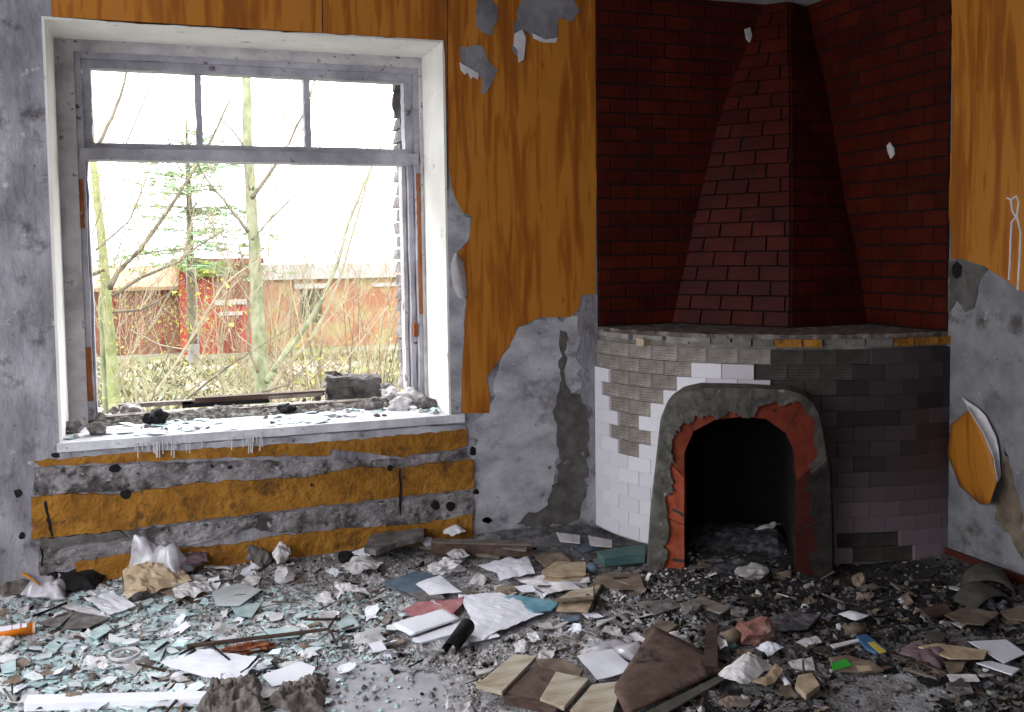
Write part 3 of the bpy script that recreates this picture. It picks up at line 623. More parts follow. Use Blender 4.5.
# peeled piece of wallpaper curling off the right wall
hp = empty('peeled_wallpaper_flap', (XR, 3.8, .6)); hp.location = (0, 0, 0); tag(hp, 'torn orange wood-grain flap curling off the grey plaster beside the fireplace', 'wallpaper')
def curl(name, px, m, d0, d1, parent, n=8):
    """px: left edge list and right edge list"""
    Lf, Rg = px; v = []; f = []
    for i in range(n+1):
        t = i/n*(len(Lf)-1); k = min(int(t), len(Lf)-2); q = t-k
        a = (Lf[k][0]+(Lf[k+1][0]-Lf[k][0])*q, Lf[k][1]+(Lf[k+1][1]-Lf[k][1])*q); c = (Rg[k][0]+(Rg[k+1][0]-Rg[k][0])*q, Rg[k][1]+(Rg[k+1][1]-Rg[k][1])*q)
        for j in range(n+1):
            s = j/n; x, y = a[0]+(c[0]-a[0])*s, a[1]+(c[1]-a[1])*s
            v.append(on_x(x, y, XR-d0-(d1-d0)*math.sin(s*math.pi/2)))
    for i in range(n):
        for j in range(n): a = i*(n+1)+j; f.append((a, a+1, a+n+2, a+n+1))
    o = mesh(name, v, f, m, parent, True); mo = o.modifiers.new('thick', 'SOLIDIFY'); mo.thickness = .003; return o
curl('flap', ([(968, 411), (951, 425), (948, 455), (960, 486), (980, 504)], [(969, 411), (982, 432), (993, 458), (997, 482), (990, 504)]), 'film', .01, .07, hp)
curl('curled_back', ([(969, 411), (982, 432), (993, 458), (997, 482)], [(962, 397), (984, 412), (998, 440), (1001, 476)]), 'paper_back', .07, .02, hp)
# ------------------------------------------------------------ rubble surface on the floor
def Hh(x, y):
    n1 = noise.noise(Vector((x*2.1, y*2.1, 0))); n2 = noise.noise(Vector((x*9, y*9, 3)))
    h = .012+.012*n1+.007*n2
    d = YW-y; h += .045*math.exp(-(max(d, 0)/.22)**1.3)*(1+.5*n1)*(1 if x < 2.25 else .2)
    px, py = x-2.55, y-4.2; h += .05*math.exp(-((px-.28)**2+(py-.15)**2)/.12)                       # ash at the hearth
    h += .05*math.exp(-((XR-x)/.3)**2)*math.exp(-((y-3.7)/.5)**2)
    q = max(0, 1-(((x-.72)/.38)**2+((y-3.55)/.42)**2)); h -= .012*min(1, q*3)
    return max(.004, h)
def ash_and_dim(x, y):
    n = noise.noise(Vector((x*3, y*3, 7)))*.35
    a = math.exp(-((x-2.75)**2+(y-3.95)**2)/.28)*1.15 + .8*math.exp(-((x-3.2)**2/.25+(y-3.55)**2/.12)) + .35*math.exp(-((y-YW)/.25)**2)
    if x > 1.7: a += .30  # right side darker beyond the hearth ash: light falloff put into the colour
    a += .25*math.exp(-((x-3.0)**2+(y-3.5)**2)/.5)
    return min(.93, max(0, a+n*(a > .1)+.25*max(0, noise.noise(Vector((x*14, y*14, 2))))))
BAREFLOOR = [[(322, 668), (350, 655), (400, 668), (440, 676), (452, 716), (326, 720)]]
nx, ny = 240, 136; x0, x1, y0, y1 = -1.9, XR-.001, 2.0, YW-.001; v = []; f = []; dr = []
for j in range(ny+1):
    for i in range(nx+1):
        x, y = x0+(x1-x0)*i/nx, y0+(y1-y0)*j/ny
        v.append(Vector((x, y, Hh(x, y)+.004*noise.noise(Vector((x*40, y*40, 1)))))); dr.append(ash_and_dim(x, y))
for j in range(ny):
    for i in range(nx):
        a = j*(nx+1)+i; q_ = proj(v[a]); jx, jy = 9*noise.noise(v[a]*9), 9*noise.noise(v[a]*9+Vector((9, 9, 9)))
        if any(inside(q_[0]+jx, q_[1]+jy, c_) for c_ in BAREFLOOR): continue
        f.append((a, a+1, a+nx+2, a+nx+1))
deb = mesh('dust_layer', v, f, 'debris', None, True); at = deb.data.attributes.new('dirt', 'FLOAT', 'POINT'); at.data.foreach_set('value', dr)
tag(deb, 'grey layer of dust, ash and crushed rubble covering the floor', 'rubble', kind='stuff')
def hit(x, y, dz=0.0):
    """floor point of a pixel, resting on the rubble surface"""
    z = .02
    for _ in range(6): P = on_floor(x, y, z); z = Hh(P.x, P.y)+dz
    P.z = z; return P
exec_list = []
def slab(name, px, m, th=.012, dz=.004, tilt=0.0, parent=None, base=hit, amp=0.0):
    """rigid flat piece: outline on the floor, laid on the highest point beneath it; tilt lifts its far side"""
    pts = [base(*q, 0.0) for q in px]; c = sum(pts, Vector())/len(pts); z = max(p.z for p in pts) if not tilt else c.z
    pts = [on_floor(q[0], q[1], z+dz) if base is hit else base(q[0], q[1], 0) for q in px]
    if base is not hit: z = c.z
    pts = [Vector((p.x, p.y, z+dz+tilt*(p.y-c.y))) for p in pts]
    o = Vector((c.x, c.y, z+dz)); r_ = MB().prism([p-o for p in pts], Vector((0, 0, th))).build(name, m, parent)
    if parent is None or parent.type == 'EMPTY': r_.location = o - (parent.location if parent else Vector())
    bv = r_.modifiers.new('worn', 'BEVEL'); bv.width = min(.002, th*.3); bv.segments = 1
    return r_
def paper(name, px, m, dz=.006, crump=.004, bulge=0.0, n=9, parent=None, seed=None, base=hit, fold=0.0, jagg=.0):
    """four-cornered limp sheet draped over the rubble"""
    seed = seed if seed is not None else rnd.uniform(0, 99); v = []; f = []
    C4 = [base(*q, 0.0) for q in px]
    for i in range(n+1):
        for j in range(n+1):
            s, t = i/n, j/n; a = C4[0].lerp(C4[1], s); b_ = C4[3].lerp(C4[2], s); p = a.lerp(b_, t)
            if jagg and (i in (0, n) or j in (0, n)): p = p+Vector((rnd.gauss(0, jagg), rnd.gauss(0, jagg), 0))
            z = (Hh(p.x, p.y) if base is hit else p.z)+dz+bulge*math.sin(s*math.pi)*math.sin(t*math.pi)+crump*(1+noise.noise(Vector((p.x*26+seed, p.y*26, seed))))+crump*.5*noise.noise(Vector((p.x*70, p.y*70, seed)))+fold*abs(s-.5)
            v.append(Vector((p.x, p.y, z)))
    for i in range(n):
        for j in range(n): a = i*(n+1)+j; f.append((a, a+1, a+n+2, a+n+1))
    c = sum(v, Vector())/len(v); v = [p-c for p in v]; o = mesh(name, v, f, m, parent, False)
    o.location = c-(parent.location if parent else Vector()); mo = o.modifiers.new('thick', 'SOLIDIFY'); mo.thickness = .0016; return o
def lump_mesh(seed, sub=2, rough=.35, flat=1.0, freq=1.6):
    bm = bmesh.new(); bmesh.ops.create_icosphere(bm, subdivisions=sub, radius=1)
    for w_ in bm.verts:
        n1 = noise.noise(w_.co*freq+Vector((seed, seed*2, 0))); n2 = noise.noise(w_.co*freq*3+Vector((0, seed, 5)))
        w_.co *= 1+rough*n1*1.5+rough*.5*n2
        w_.co.z *= flat
    v = [w_.co.copy() for w_ in bm.verts]; bm.verts.index_update(); f = [tuple(q.index for q in p.verts) for p in bm.faces]; bm.free(); return v, f
def lump(name, x, y, sx, sy, sz, m, sub=2, rough=.35, freq=1.6, dz=0, rot=0, base=hit, parent=None, smooth=False):
    v, f = lump_mesh(rnd.uniform(0, 50), sub, rough, 1, freq); P = base(x, y, 0.0)
    v = [Vector((p.x*sx, p.y*sy, p.z*sz)) for p in v]; zmin = min(p.z for p in v)
    o = mesh(name, v, f, m, parent, smooth); o.rotation_euler = (0, 0, rot); o.location = Vector((P.x, P.y, P.z-zmin*.72+dz)); return o
def cloth(name, px, m, amp, n=30, seed=1, dz=.01, fr_=9, base=hit):
    """heavily folded rag"""
    C4 = [base(*q, 0.0) for q in px]; v = []; f = []
    for i in range(n+1):
        for j in range(n+1):
            s, t = i/n, j/n; p = C4[0].lerp(C4[1], s).lerp(C4[3].lerp(C4[2], s), t); e = min(1, 5*min(s, 1-s, t, 1-t))
            w_ = noise.noise(Vector((p.x*fr_+seed, p.y*fr_*2.2, seed))); r2 = 1-abs(noise.noise(Vector((p.x*fr_*1.7, p.y*fr_*1.7+seed, 2))))*2
            p = p+Vector((noise.noise(p*20+Vector((seed, 0, 0))), noise.noise(p*20+Vector((0, seed, 0))), 0))*.02
            v.append(Vector((p.x, p.y, (Hh(p.x, p.y) if base is hit else p.z)+dz+amp*.62*e*(.45+.30*r2+.45*w_+.22*(1-2*abs(noise.noise(Vector((p.x*fr_*5, p.y*fr_*2.5, seed)))))) )))
    for i in range(n):
        for j in range(n): a = i*(n+1)+j; f.append((a, a+1, a+n+2, a+n+1))
    c = sum(v, Vector())/len(v); o = mesh(name, [p-c for p in v], f, m, None, True); o.location = c; mo = o.modifiers.new('thick', 'SOLIDIFY'); mo.thickness = .003; return o
def stick(name, a, b_, r1, r2, m, lift=0.01, square=False, bend=.004, base=hit):
    A, B = base(*a, 0.0), base(*b_, 0.0); A.z += lift; B.z += lift; n = 7; pts = []
    for i in range(n): t = i/(n-1); p = A.lerp(B, t); pts.append(p+Vector((noise.noise(p*3)*bend*4, 0, abs(noise.noise(p*8))*bend)))
    c = (A+B)/2; o = MB().tube([p-c for p in pts], [r1+(r2-r1)*i/(n-1)+rnd.uniform(-.001, .001) for i in range(n)], 4 if square else 6).build(name, m); o.location = c; return o
def T(o, label, cat, group=None): return tag(o, label, cat, group)
#MARK_ITEMS
# ------------------------------------------------------------ large pieces lying on the floor
# -- by the window wall, left
T(paper('crumpled_tan_bag', [(122, 574), (168, 566), (193, 590), (126, 606)], 'tan', .02, .022, .05, 16), 'crumpled tan paper bag lying on rubble under the left end of the window', 'paper bag')
T(cloth('crumpled_plastic_bag', [(116, 576), (140, 562), (204, 570), (176, 586)], 'plastic', .24, 26, 3, .03, 5), 'crumpled translucent plastic bag behind the tan paper bag', 'plastic bag')
o = hit(155, 560); 
T(slab('brown_box_flap', [(150, 548), (206, 572), (208, 582), (152, 574)], 'card', .006, .08, .25), 'brown translucent flap leaning on the crumpled plastic bag', 'packaging')
T(paper('violet_paper', [(172, 568), (206, 562), (208, 578), (180, 582)], 'mauve', .07, .01, .01), 'dark violet paper scrap beside the crumpled plastic bag', 'paper')
T(paper('crumpled_white_paper', [(172, 592), (208, 586), (213, 598), (176, 606)], 'dirtypaper', .01, .02, .02, 12), 'small crumpled white paper right of the tan paper bag', 'paper')
T(paper('folded_white_sheet', [(84, 604), (112, 597), (136, 612), (108, 621)], 'white', .012, .008, .01, 8, fold=.02), 'white folded sheet on rubble left of the tan paper bag', 'paper')
T(paper('white_sheet_corner', [(52, 604), (84, 606), (112, 619), (96, 622)], 'dirtypaper', .004, .004), 'flat dirty white sheet under the white folded sheet', 'paper')
T(cloth('crumpled_film', [(18, 600), (40, 582), (70, 584), (66, 604)], 'plastic', .09, 20, 8, .02, 9), 'crumpled greyish white film near the left wall corner', 'plastic')
T(cloth('dark_cloth_heap', [(38, 592), (52, 570), (110, 572), (96, 594)], 'black', .10, 22, 5, .02, 6), 'black crumpled cloth against the wall below the window, far left', 'cloth')
T(cloth('dark_brown_cloth', [(0, 600), (0, 575), (36, 578), (30, 598)], 'rag', .06, 18, 12, .02, 8), 'dark brown cloth under the ochre strip at the left edge', 'cloth')
b = MB(); P = [hit(*q, .05) for q in ((-12, 574), (2, 573), (16, 575), (28, 580), (37, 588))]
v = []; f = []
for i, p in enumerate(P): v += [p+Vector((0, 0, .03)), p+Vector((.01, -.03, .03)), p+Vector((.01, -.03, .018)), p+Vector((0, 0, .018))]
for i in range(4):
    for q in range(4): f.append((4*i+q, 4*i+(q+1) % 4, 4*i+4+(q+1) % 4, 4*i+4+q))
f += [(0, 1, 2, 3), (16, 17, 18, 19)]
T(mesh('ochre_strip', v, f, 'yellowcable'), 'curved ochre plastic strip at the left edge by the wall', 'strip')
# orange tube with white print
tb = empty('orange_tube', hit(18, 631, .02)); T(tb, 'orange cardboard tube with white marks lying at the left edge', 'tube')
A, B = hit(-14, 634, .024)-tb.location, hit(34, 628, .024)-tb.location
MB().tube([A, A.lerp(B, .5), B], [.024]*3, 16).build('tube_body', 'orange', tb, True)
d = (B-A).normalized(); MB().tube([B-d*.004, B+d*.006], [.0255, .0255], 16).build('end_rim', 'tan', tb)
for k, t in enumerate((.2, .38, .5, .66, .82)):
    c = A.lerp(B, t); w_ = .012+.006*(k % 2); v = []
    for s in range(7):
        a_ = math.radians(20+s*11+4*k); n_ = Vector((0, -1, 0))*math.cos(a_)*.0246+Vector((0, 0, 1))*math.sin(a_)*.0246; v += [c-d*w_+n_, c+d*w_*.6+n_]
    mesh('white_mark', v, [(2*i, 2*i+1, 2*i+3, 2*i+2) for i in range(6)], 'white', tb)
for x, y, s, l in ((12, 652, .03, 'pinkish white lump below the orange tube at the left edge'),): T(lump('plaster_lump', x-8, y, s*1.3, s, s, 'plasterbit', 3), l, 'plaster')
# -- stones and lumps along the wall
T(lump('grey_stone', 252, 560, .05, .045, .055, 'stone', 3, .3), 'grey stone by the wall under the middle of the window', 'stone')
T(lump('grey_stone', 262, 566, .04, .04, .05, 'stone', 3, .3), 'brownish grey stone touching the right side of the grey stone under the window', 'stone')
T(paper('standing_white_scrap', [(272, 566), (284, 556), (292, 566), (278, 578)], 'dirtypaper', .03, .03, .05, 10), 'crumpled white scrap standing beside the wall stones', 'paper')
T(lump('painted_plaster_block', 284, 582, .05, .04, .045, 'plasterbit', 2, .3), 'cream plaster block with a broken face near the wall stones', 'plaster')
P = hit(395, 548)
T(slab('concrete_slab', [(364, 553), (370, 541), (384, 534), (408, 529), (424, 531), (424, 541), (396, 548), (376, 556)], 'stone', .03, .05), 'large grey broken concrete slab leaning at the wall right of the window', 'slab')
T(paper('crumpled_grey_paper', [(340, 574), (362, 563), (384, 572), (356, 584)], 'dirtypaper', .02, .02, .03, 14), 'crumpled pinkish white paper in front of the concrete slab', 'paper')
T(paper('white_corner_scrap', [(352, 560), (372, 552), (376, 560), (362, 566)], 'white', .03, .012, .01), 'small white scrap leaning against the concrete slab', 'paper')
T(lump('dark_rubble_block', 346, 562, .04, .03, .035, 'black', 2), 'black charred block left of the concrete slab', 'rubble')
T(stick('wooden_lath', (420, 551), (500, 562), .012, .010, 'greywood', .02), 'grey splintered lath lying in front of the concrete slab', 'wood')
# plank
pk = empty('brown_plank', hit(478, 552)); T(pk, 'long dark brown plank with a pale top edge along the wall below the wallpaper', 'plank')
A, B = hit(432, 553, .02), hit(532, 556, .02); c = pk.location; d = (B-A).normalized(); s_ = Vector((-d.y, d.x, 0))
MB().hexa([A-c-s_*.03, B-c-s_*.03, B-c+s_*.03, A-c+s_*.03], [p-c+Vector((0, 0, .06)) for p in (A-s_*.02, B-s_*.02, B+s_*.03, A+s_*.03)]).build('board', 'darkwood', pk)
MB().hexa([p-c+Vector((0, 0, .061)) for p in (A-s_*.03, B-s_*.03, B+s_*.03, A+s_*.03)], [p-c+Vector((0, 0, .069)) for p in (A-s_*.03, B-s_*.03, B+s_*.03, A+s_*.03)]).build('pale_edge', 'greywood', pk)
T(paper('white_triangle', [(443, 545), (456, 534), (466, 544), (452, 549)], 'white', .06, .01, .02), 'white triangular scrap standing behind the dark brown plank', 'paper')
T(paper('lilac_scrap', [(420, 549), (430, 543), (436, 550), (428, 555)], 'white', .03, .01, .01), 'small lilac white scrap at the left end of the dark brown plank', 'paper')
T(paper('crumpled_pink_scrap', [(446, 561), (462, 557), (470, 564), (452, 568)], 'dirtypaper', .03, .015, .02, 10), 'pale crumpled scrap in front of the dark brown plank', 'paper')
# -- middle group
T(slab('slate_blue_sheet', [(382, 583), (418, 572), (450, 580), (424, 600)], 'slate', .006, .006), 'slate blue flat sheet on the floor in front of the plank', 'sheet')
T(slab('grey_tile_sheet', [(410, 594), (436, 588), (446, 600), (424, 602)], 'stone', .006, .012), 'grey flat piece lying over the edge of the slate blue sheet', 'sheet')
T(lump('crumpled_cream_wad', 446, 575, .075, .05, .035, 'dirtypaper', 4, .5, 2.4), 'crumpled cream paper wad on the slate blue sheet', 'paper wad')
T(paper('white_leaf', [(416, 589), (440, 580), (462, 597), (430, 600)], 'white', .018, .004, .01), 'white leaf of paper lying across the slate blue sheet', 'paper')
T(slab('pink_board', [(402, 611), (418, 603), (448, 601), (462, 600), (452, 616), (412, 617)], 'pink', .006, .010), 'faded pink board between the slate sheet and the open book', 'board')
T(slab('pink_board_corner', [(442, 606), (464, 597), (462, 606), (452, 616)], 'pink', .006, .018), 'small broken corner of pink board at the right of the larger one', 'board')
# open book with curled cover
bk_ = empty('open_book', hit(430, 634)); T(bk_, 'open white book with a dark rolled cover in the middle of the floor', 'book'); c = bk_.location
p4 = [hit(*q, .0) for q in ((390, 629), (440, 613), (458, 626), (411, 644))]
def page(name, p4, m, z0, bul, n=12):
    v = []; f = []
    for i in range(n+1):
        for j in range(n+1):
            s, t = i/n, j/n; p = p4[0].lerp(p4[1], s).lerp(p4[3].lerp(p4[2], s), t); z = z0+bul*math.sin(t*math.pi*.5)
            v.append(Vector((p.x-c.x, p.y-c.y, z)))
    for i in range(n):
        for j in range(n): a = i*(n+1)+j; f.append((a, a+1, a+n+2, a+n+1))
    o = mesh(name, v, f, m, bk_, True); mo = o.modifiers.new('thick', 'SOLIDIFY'); mo.thickness = .002; return o
for k in range(5): page('page', [p+Vector((.003*k, .002*k, 0)) for p in p4], 'white', .010+.0026*k, .018-.002*k)
p5 = [hit(*q) for q in ((412, 645), (458, 626), (462, 634), (420, 648))]
for k in range(3): page('page', p5, 'white', .018-.003*k, -.008)
# rolled cover
A, B = hit(448, 650, .03)-c, hit(466, 626, .055)-c; ax = (B-A).normalized(); v = []; f = []; n = 22
for i in range(n+1):
    a_ = math.radians(-60+i*300/n); e = Vector((math.cos(a_)*.9, -.35*math.cos(a_), math.sin(a_)))*(.036-.0006*i)
    v += [A+e, B+e*1.1]
for i in range(n): f.append((2*i, 2*i+1, 2*i+3, 2*i+2))
o = mesh('rolled_cover', v, f, 'black', bk_, True); mo = o.modifiers.new('thick', 'SOLIDIFY'); mo.thickness = .003
T(paper('large_white_sheet', [(458, 600), (500, 597), (543, 618), (482, 645)], 'white', .018, .004, .006, 16, jagg=.003), 'large bright white sheet right of the open book', 'paper')
T(paper('white_underlying_sheet', [(452, 626), (480, 620), (500, 640), (470, 646)], 'white', .012, .003, .004), 'white sheet sticking out under the large bright white sheet', 'paper')
T(paper('square_white_card', [(505, 0), (0, 0), (0, 0), (0, 0)], 'white') if False else slab('square_white_card', [(368, 644), (382, 641), (387, 650), (374, 652)], 'white', .003, .012), 'small square white card left below the open book', 'card')
for q, m, dz, lab in (([(494, 573), (528, 563), (535, 580), (500, 588)], 'white', .03, 'bluish white sheet at the top of the paper pile left of the hearth'),
                      ([(478, 571), (510, 562), (532, 571), (500, 580)], 'white', .022, 'white sheet under the left side of the paper pile left of the hearth'),
                      ([(514, 582), (556, 577), (582, 592), (548, 598)], 'dirtypaper', .012, 'grey white sheet lying flat in front of the paper pile'),
                      ([(556, 578), (588, 576), (590, 586), (566, 586)], 'dirtypaper', .012, 'grey white sheet right below the tan cardboard pieces')):
    T(paper('paper_sheet', q, m, dz, .006, .006), lab, 'paper')
T(slab('tan_cardboard', [(541, 572), (556, 562), (586, 563), (586, 576), (562, 578), (544, 576)], 'tan', .005, .03), 'tan cardboard with ragged edge on the upper paper pile', 'cardboard')
T(slab('tan_cardboard', [(543, 580), (548, 574), (590, 574), (580, 580), (552, 582)], 'tan', .004, .02), 'tan cardboard strip under the ragged cardboard', 'cardboard')
T(slab('blue_folder', [(503, 598), (516, 596), (560, 603), (552, 611), (534, 613)], 'blue', .006, .018), 'blue folder right of the large bright white sheet', 'folder')
T(paper('white_scrap_on_folder', [(514, 594), (530, 591), (536, 598), (524, 600)], 'white', .03, .006), 'white scrap lying on the upper edge of the blue folder', 'paper')
fb = empty('framed_booklet', hit(580, 600)); T(fb, 'tan booklet with dark spine lying between the blue folder and the hearth', 'booklet')
slab('cover', [(556, 612), (562, 602), (592, 598), (596, 586), (603, 586), (590, 613)], 'tan', .008, .012, 0, fb); slab('inner_leaf', [(556, 601), (570, 592), (593, 588), (594, 598)], 'palewood', .006, .03, 0, fb); slab('spine', [(588, 613), (601, 586), (604, 587), (592, 613)], 'black', .012, .012, 0, fb); slab('strip', [(555, 600), (594, 597), (594, 600), (556, 603)], 'card', .006, .038, 0, fb)
T(slab('slate_chip', [(562, 619), (578, 616), (580, 621), (566, 624)], 'slate', .008, .008), 'small slate coloured chip below the tan booklet', 'chip')
T(paper('white_strip', [(580, 616), (592, 615), (604, 621), (588, 623)], 'white', .014, .004), 'small white strip below the spine of the tan booklet', 'paper')
T(slab('square_dark_card', [(538, 624), (550, 622), (554, 629), (542, 630)], 'plasterbit', .004, .01), 'small pale card with dark border right of the large bright white sheet', 'card')
tp = slab('teal_plank', [(597, 560), (645, 552), (645, 563), (604, 567)], 'teal', .045, .01); T(tp, 'teal painted plank leaning at the foot of the white tiles', 'plank')
v, f = lump_mesh(3, 3, .03); o = mesh('blue_ball', [p*.028 for p in v], f, 'slate', None, True); o.location = hit(592, 568, .028); T(o, 'small dark blue ball left of the teal plank', 'ball')
for q, m, z_, lab in (([(588, 536), (612, 541), (612, 548), (590, 546)], 'dirtypaper', .05, 'white scrap tucked in the corner left of the white tiles'), ([(556, 533), (580, 536), (580, 544), (560, 542)], 'dirtypaper', .05, 'grey scrap near the wall by the dark cement patch'), ([(596, 546), (620, 548), (610, 556), (592, 553)], 'greywood', .03, 'grey flat flake in the corner beside the teal plank'), ([(574, 546), (596, 540), (604, 548), (584, 553)], 'slate', .03, 'slate grey flake lying left of the corner scraps'), ([(534, 556), (560, 552), (572, 562), (545, 568)], 'card', .03, 'brown grey flake to the right of the dark plank end'), ([(500, 543), (528, 545), (526, 552), (502, 549)], 'greywood', .07, 'grey flat lath behind the right end of the dark plank')):
    T(slab('flat_flake', q, m, .005, z_*.6), lab, 'flake')
T(slab('grey_sheet', [(590, 586), (600, 575), (640, 574), (645, 590), (618, 590)], 'card', .005, .012), 'brown grey sheet in front of the teal plank', 'sheet')
T(slab('grey_sheet', [(636, 603), (672, 600), (680, 608), (654, 616)], 'stone', .006, .01), 'pale grey sheet in front of the left pillar of the hearth', 'sheet')
T(slab('tan_board', [(640, 637), (660, 622), (678, 627), (660, 642)], 'card', .012, .01), 'small tan wooden board between the papers and the fallen brick', 'board')
# -- wooden door panel in the foreground
dp = empty('panel_door_piece', hit(530, 682)); T(dp, 'broken wooden panel door piece with pale and dark boards in the foreground', 'door panel')
slab('left_board', [(476, 689), (514, 658), (537, 660), (502, 696)], 'palewood', .016, .02, 0, dp); slab('dark_panel', [(503, 693), (538, 665), (561, 672), (541, 701)], 'brownboard', .008, .02, 0, dp)
slab('right_board', [(540, 702), (556, 675), (589, 682), (564, 711)], 'palewood', .014, .02, 0, dp); slab('top_rail', [(536, 662), (560, 661), (584, 672), (580, 679), (540, 668)], 'card', .012, .02, 0, dp); slab('front_edge', [(503, 697), (560, 711), (556, 716), (504, 704)], 'darkwood', .02, .006, 0, dp)
T(paper('square_white_paper', [(577, 665), (612, 658), (637, 679), (597, 689)], 'white', .034, .001, .002, 6), 'square white paper lying across the wooden panel in the foreground', 'paper')
T(slab('yellow_board', [(570, 714), (592, 688), (624, 684), (612, 720)], 'palewood', .014, .02), 'yellowish board under the square white paper', 'board')
T(cloth('clear_plastic_sheet', [(583, 655), (606, 644), (644, 650), (640, 664)], 'plastic', .03, 18, 21, .012, 8), 'crumpled clear plastic sheet behind the square white paper', 'plastic')
bb_ = empty('curved_fibreboard', hit(660, 690)); T(bb_, 'large curved brown fibreboard sheet right of the square white paper', 'fibreboard'); c = bb_.location
v = []; f = []; n = 14; q4 = [hit(*q) for q in ((610, 698), (656, 649), (678, 662), (640, 716))]; q5 = [hit(*q) for q in ((640, 716), (678, 662), (728, 673), (650, 716))]
pA = [hit(*q) for q in ((612, 700), (654, 650))]; pB = [hit(*q) for q in ((626, 724), (730, 674))]
for i in range(n+1):
    for j in range(n+1):
        s, t = i/n, j/n; p = pA[0].lerp(pA[1], s).lerp(pB[0].lerp(pB[1], s), t); z = .035+.022*math.sin(math.pi*min(1, t*1.05))*(.4+.6*s)+.07*s*(1-t)**2
        v.append(Vector((p.x-c.x, p.y-c.y, z)))
for i in range(n):
    for j in range(n): a = i*(n+1)+j; f.append((a, a+1, a+n+2, a+n+1))
o = mesh('curved_sheet', v, f, 'brownboard', bb_, True); mo = o.modifiers.new('thick', 'SOLIDIFY'); mo.thickness = .005
slab('flat_leaf', [(640, 716), (716, 678), (730, 672), (730, 678), (660, 718)], 'felt', .006, .02, 0, bb_)
T(slab('small_upright_plank', [(703, 666), (706, 629), (717, 629), (718, 668)], 'darkwood', .02, .03), 'small weathered brown plank pointing away beside the fibreboard', 'plank')
# -- right of centre
T(lump('broken_brick', 756, 642, .085, .06, .055, 'redbrick', 3, .3), 'broken pinkish red brick lying in front of the hearth', 'brick')
b = empty('cardboard_tube', hit(732, 636)); T(b, 'grey brown cardboard tube left of the broken brick', 'tube'); A, B = hit(722, 641, .03)-b.location, hit(744, 631, .03)-b.location
MB().tube([A, B], [.03, .03], 14).build('tube_body', 'card', b, True); d = (B-A).normalized(); MB().tube([A-d*.001, A-d*.002], [.022, .02], 12).build('dark_bore', 'black', b)
T(slab('teal_strip', [(722, 647), (736, 643), (737, 648), (724, 651)], 'teal', .01, .012), 'small teal strip in front of the cardboard tube', 'strip')
T(lump('white_round_lump', 681, 652, .045, .04, .035, 'plasterbit', 3, .2), 'rounded white lump left of the small weathered plank', 'plaster')
T(paper('crumpled_white_wrap', [(664, 646), (678, 640), (684, 652), (670, 656)], 'dirtypaper', .02, .015, .02, 10), 'crumpled white wrapping touching the rounded white lump', 'paper')
T(paper('cream_cloth_sheet', [(718, 686), (748, 664), (774, 678), (742, 697)], 'dirtypaper', .03, .012, .05, 14), 'rounded cream sheet with curled edges right of the fibreboard', 'paper')
T(paper('small_white_slip', [(716, 648), (722, 641), (728, 656), (720, 660)], 'white', .03, .01), 'narrow white slip beside the small weathered plank', 'paper')
T(paper('crumpled_white_piece', [(756, 655), (770, 650), (784, 656), (768, 663)], 'white', .02, .012, .015, 10), 'crumpled white piece right below the broken brick', 'paper')
T(paper('open_leaf', [(752, 694), (776, 675), (783, 682), (766, 698)], 'tan', .02, .006, .02, 8, fold=.04), 'cream curled leaf right of the rounded cream sheet', 'paper')
b = empty('small_white_tube', hit(785, 680)); T(b, 'small white tube with blue cap in the right foreground rubble', 'tube'); A, B = hit(781, 675, .014)-b.location, hit(788, 686, .014)-b.location
MB().tube([A, B], [.011, .013], 10).build('tube_body', 'white', b, True); MB().tube([A, A+(A-B).normalized()*.012], [.008, .008], 8).build('cap', 'bluep', b)
T(slab('small_booklet', [(795, 690), (798, 680), (812, 678), (820, 690), (806, 701)], 'tan', .02, .01), 'small cream booklet right of the small white tube', 'booklet')
T(paper('grey_leaf', [(788, 668), (812, 662), (815, 676), (796, 678)], 'dirtypaper', .014, .008), 'grey leaf behind the small cream booklet', 'paper')
T(paper('grey_leaf', [(796, 646), (816, 640), (822, 646), (806, 652)], 'dirtypaper', .012, .006), 'grey leaf on the ash right of the broken brick', 'paper')
T(slab('thin_white_lath', [(830, 646), (858, 640), (860, 642), (834, 649)], 'dirtypaper', .006, .02), 'thin pale lath left of the blue and yellow packet', 'lath')
T(paper('white_paper_by_hearth', [(838, 622), (850, 618), (868, 624), (856, 629)], 'white', .03, .004, .01), 'white paper on the ash in front of the right pillar', 'paper')
b = empty('brown_roll', hit(856, 630)); T(b, 'brown roll under the white paper in front of the right pillar', 'roll'); A, B = hit(843, 631, .022)-b.location, hit(864, 629, .022)-b.location
MB().tube([A, B], [.022, .024], 12).build('roll_body', 'card', b, True); d = (B-A).normalized(); MB().tube([A-d*.001, A-d*.002], [.015, .014], 10).build('dark_bore', 'black', b)
# packets
g = empty('green_packet', hit(850, 668)); T(g, 'brown and green printed packet lying in the right foreground', 'packet')
slab('packet_body', [(829, 660), (846, 657), (872, 664), (884, 672), (866, 674), (834, 672)], 'card', .01, .012, 0, g); slab('green_print', [(831, 664), (846, 659), (852, 666), (833, 671)], 'green', .002, .022, 0, g); slab('orange_print', [(856, 666), (870, 666), (872, 671), (858, 672)], 'tan', .002, .022, 0, g)
g = empty('blue_packet', hit(870, 646)); T(g, 'blue and yellow printed packet right of the brown and green one', 'packet')
slab('packet_body', [(856, 638), (866, 636), (888, 652), (876, 655), (866, 650)], 'bluep', .01, .02, 0, g); slab('yellow_print', [(868, 643), (874, 642), (887, 652), (880, 654)], 'yellow', .002, .03, 0, g)
T(cloth('mauve_rag', [(900, 656), (914, 646), (956, 660), (940, 672)], 'mauve', .05, 22, 31, .012, 8), 'mauve brown rag on the floor at the right', 'rag')
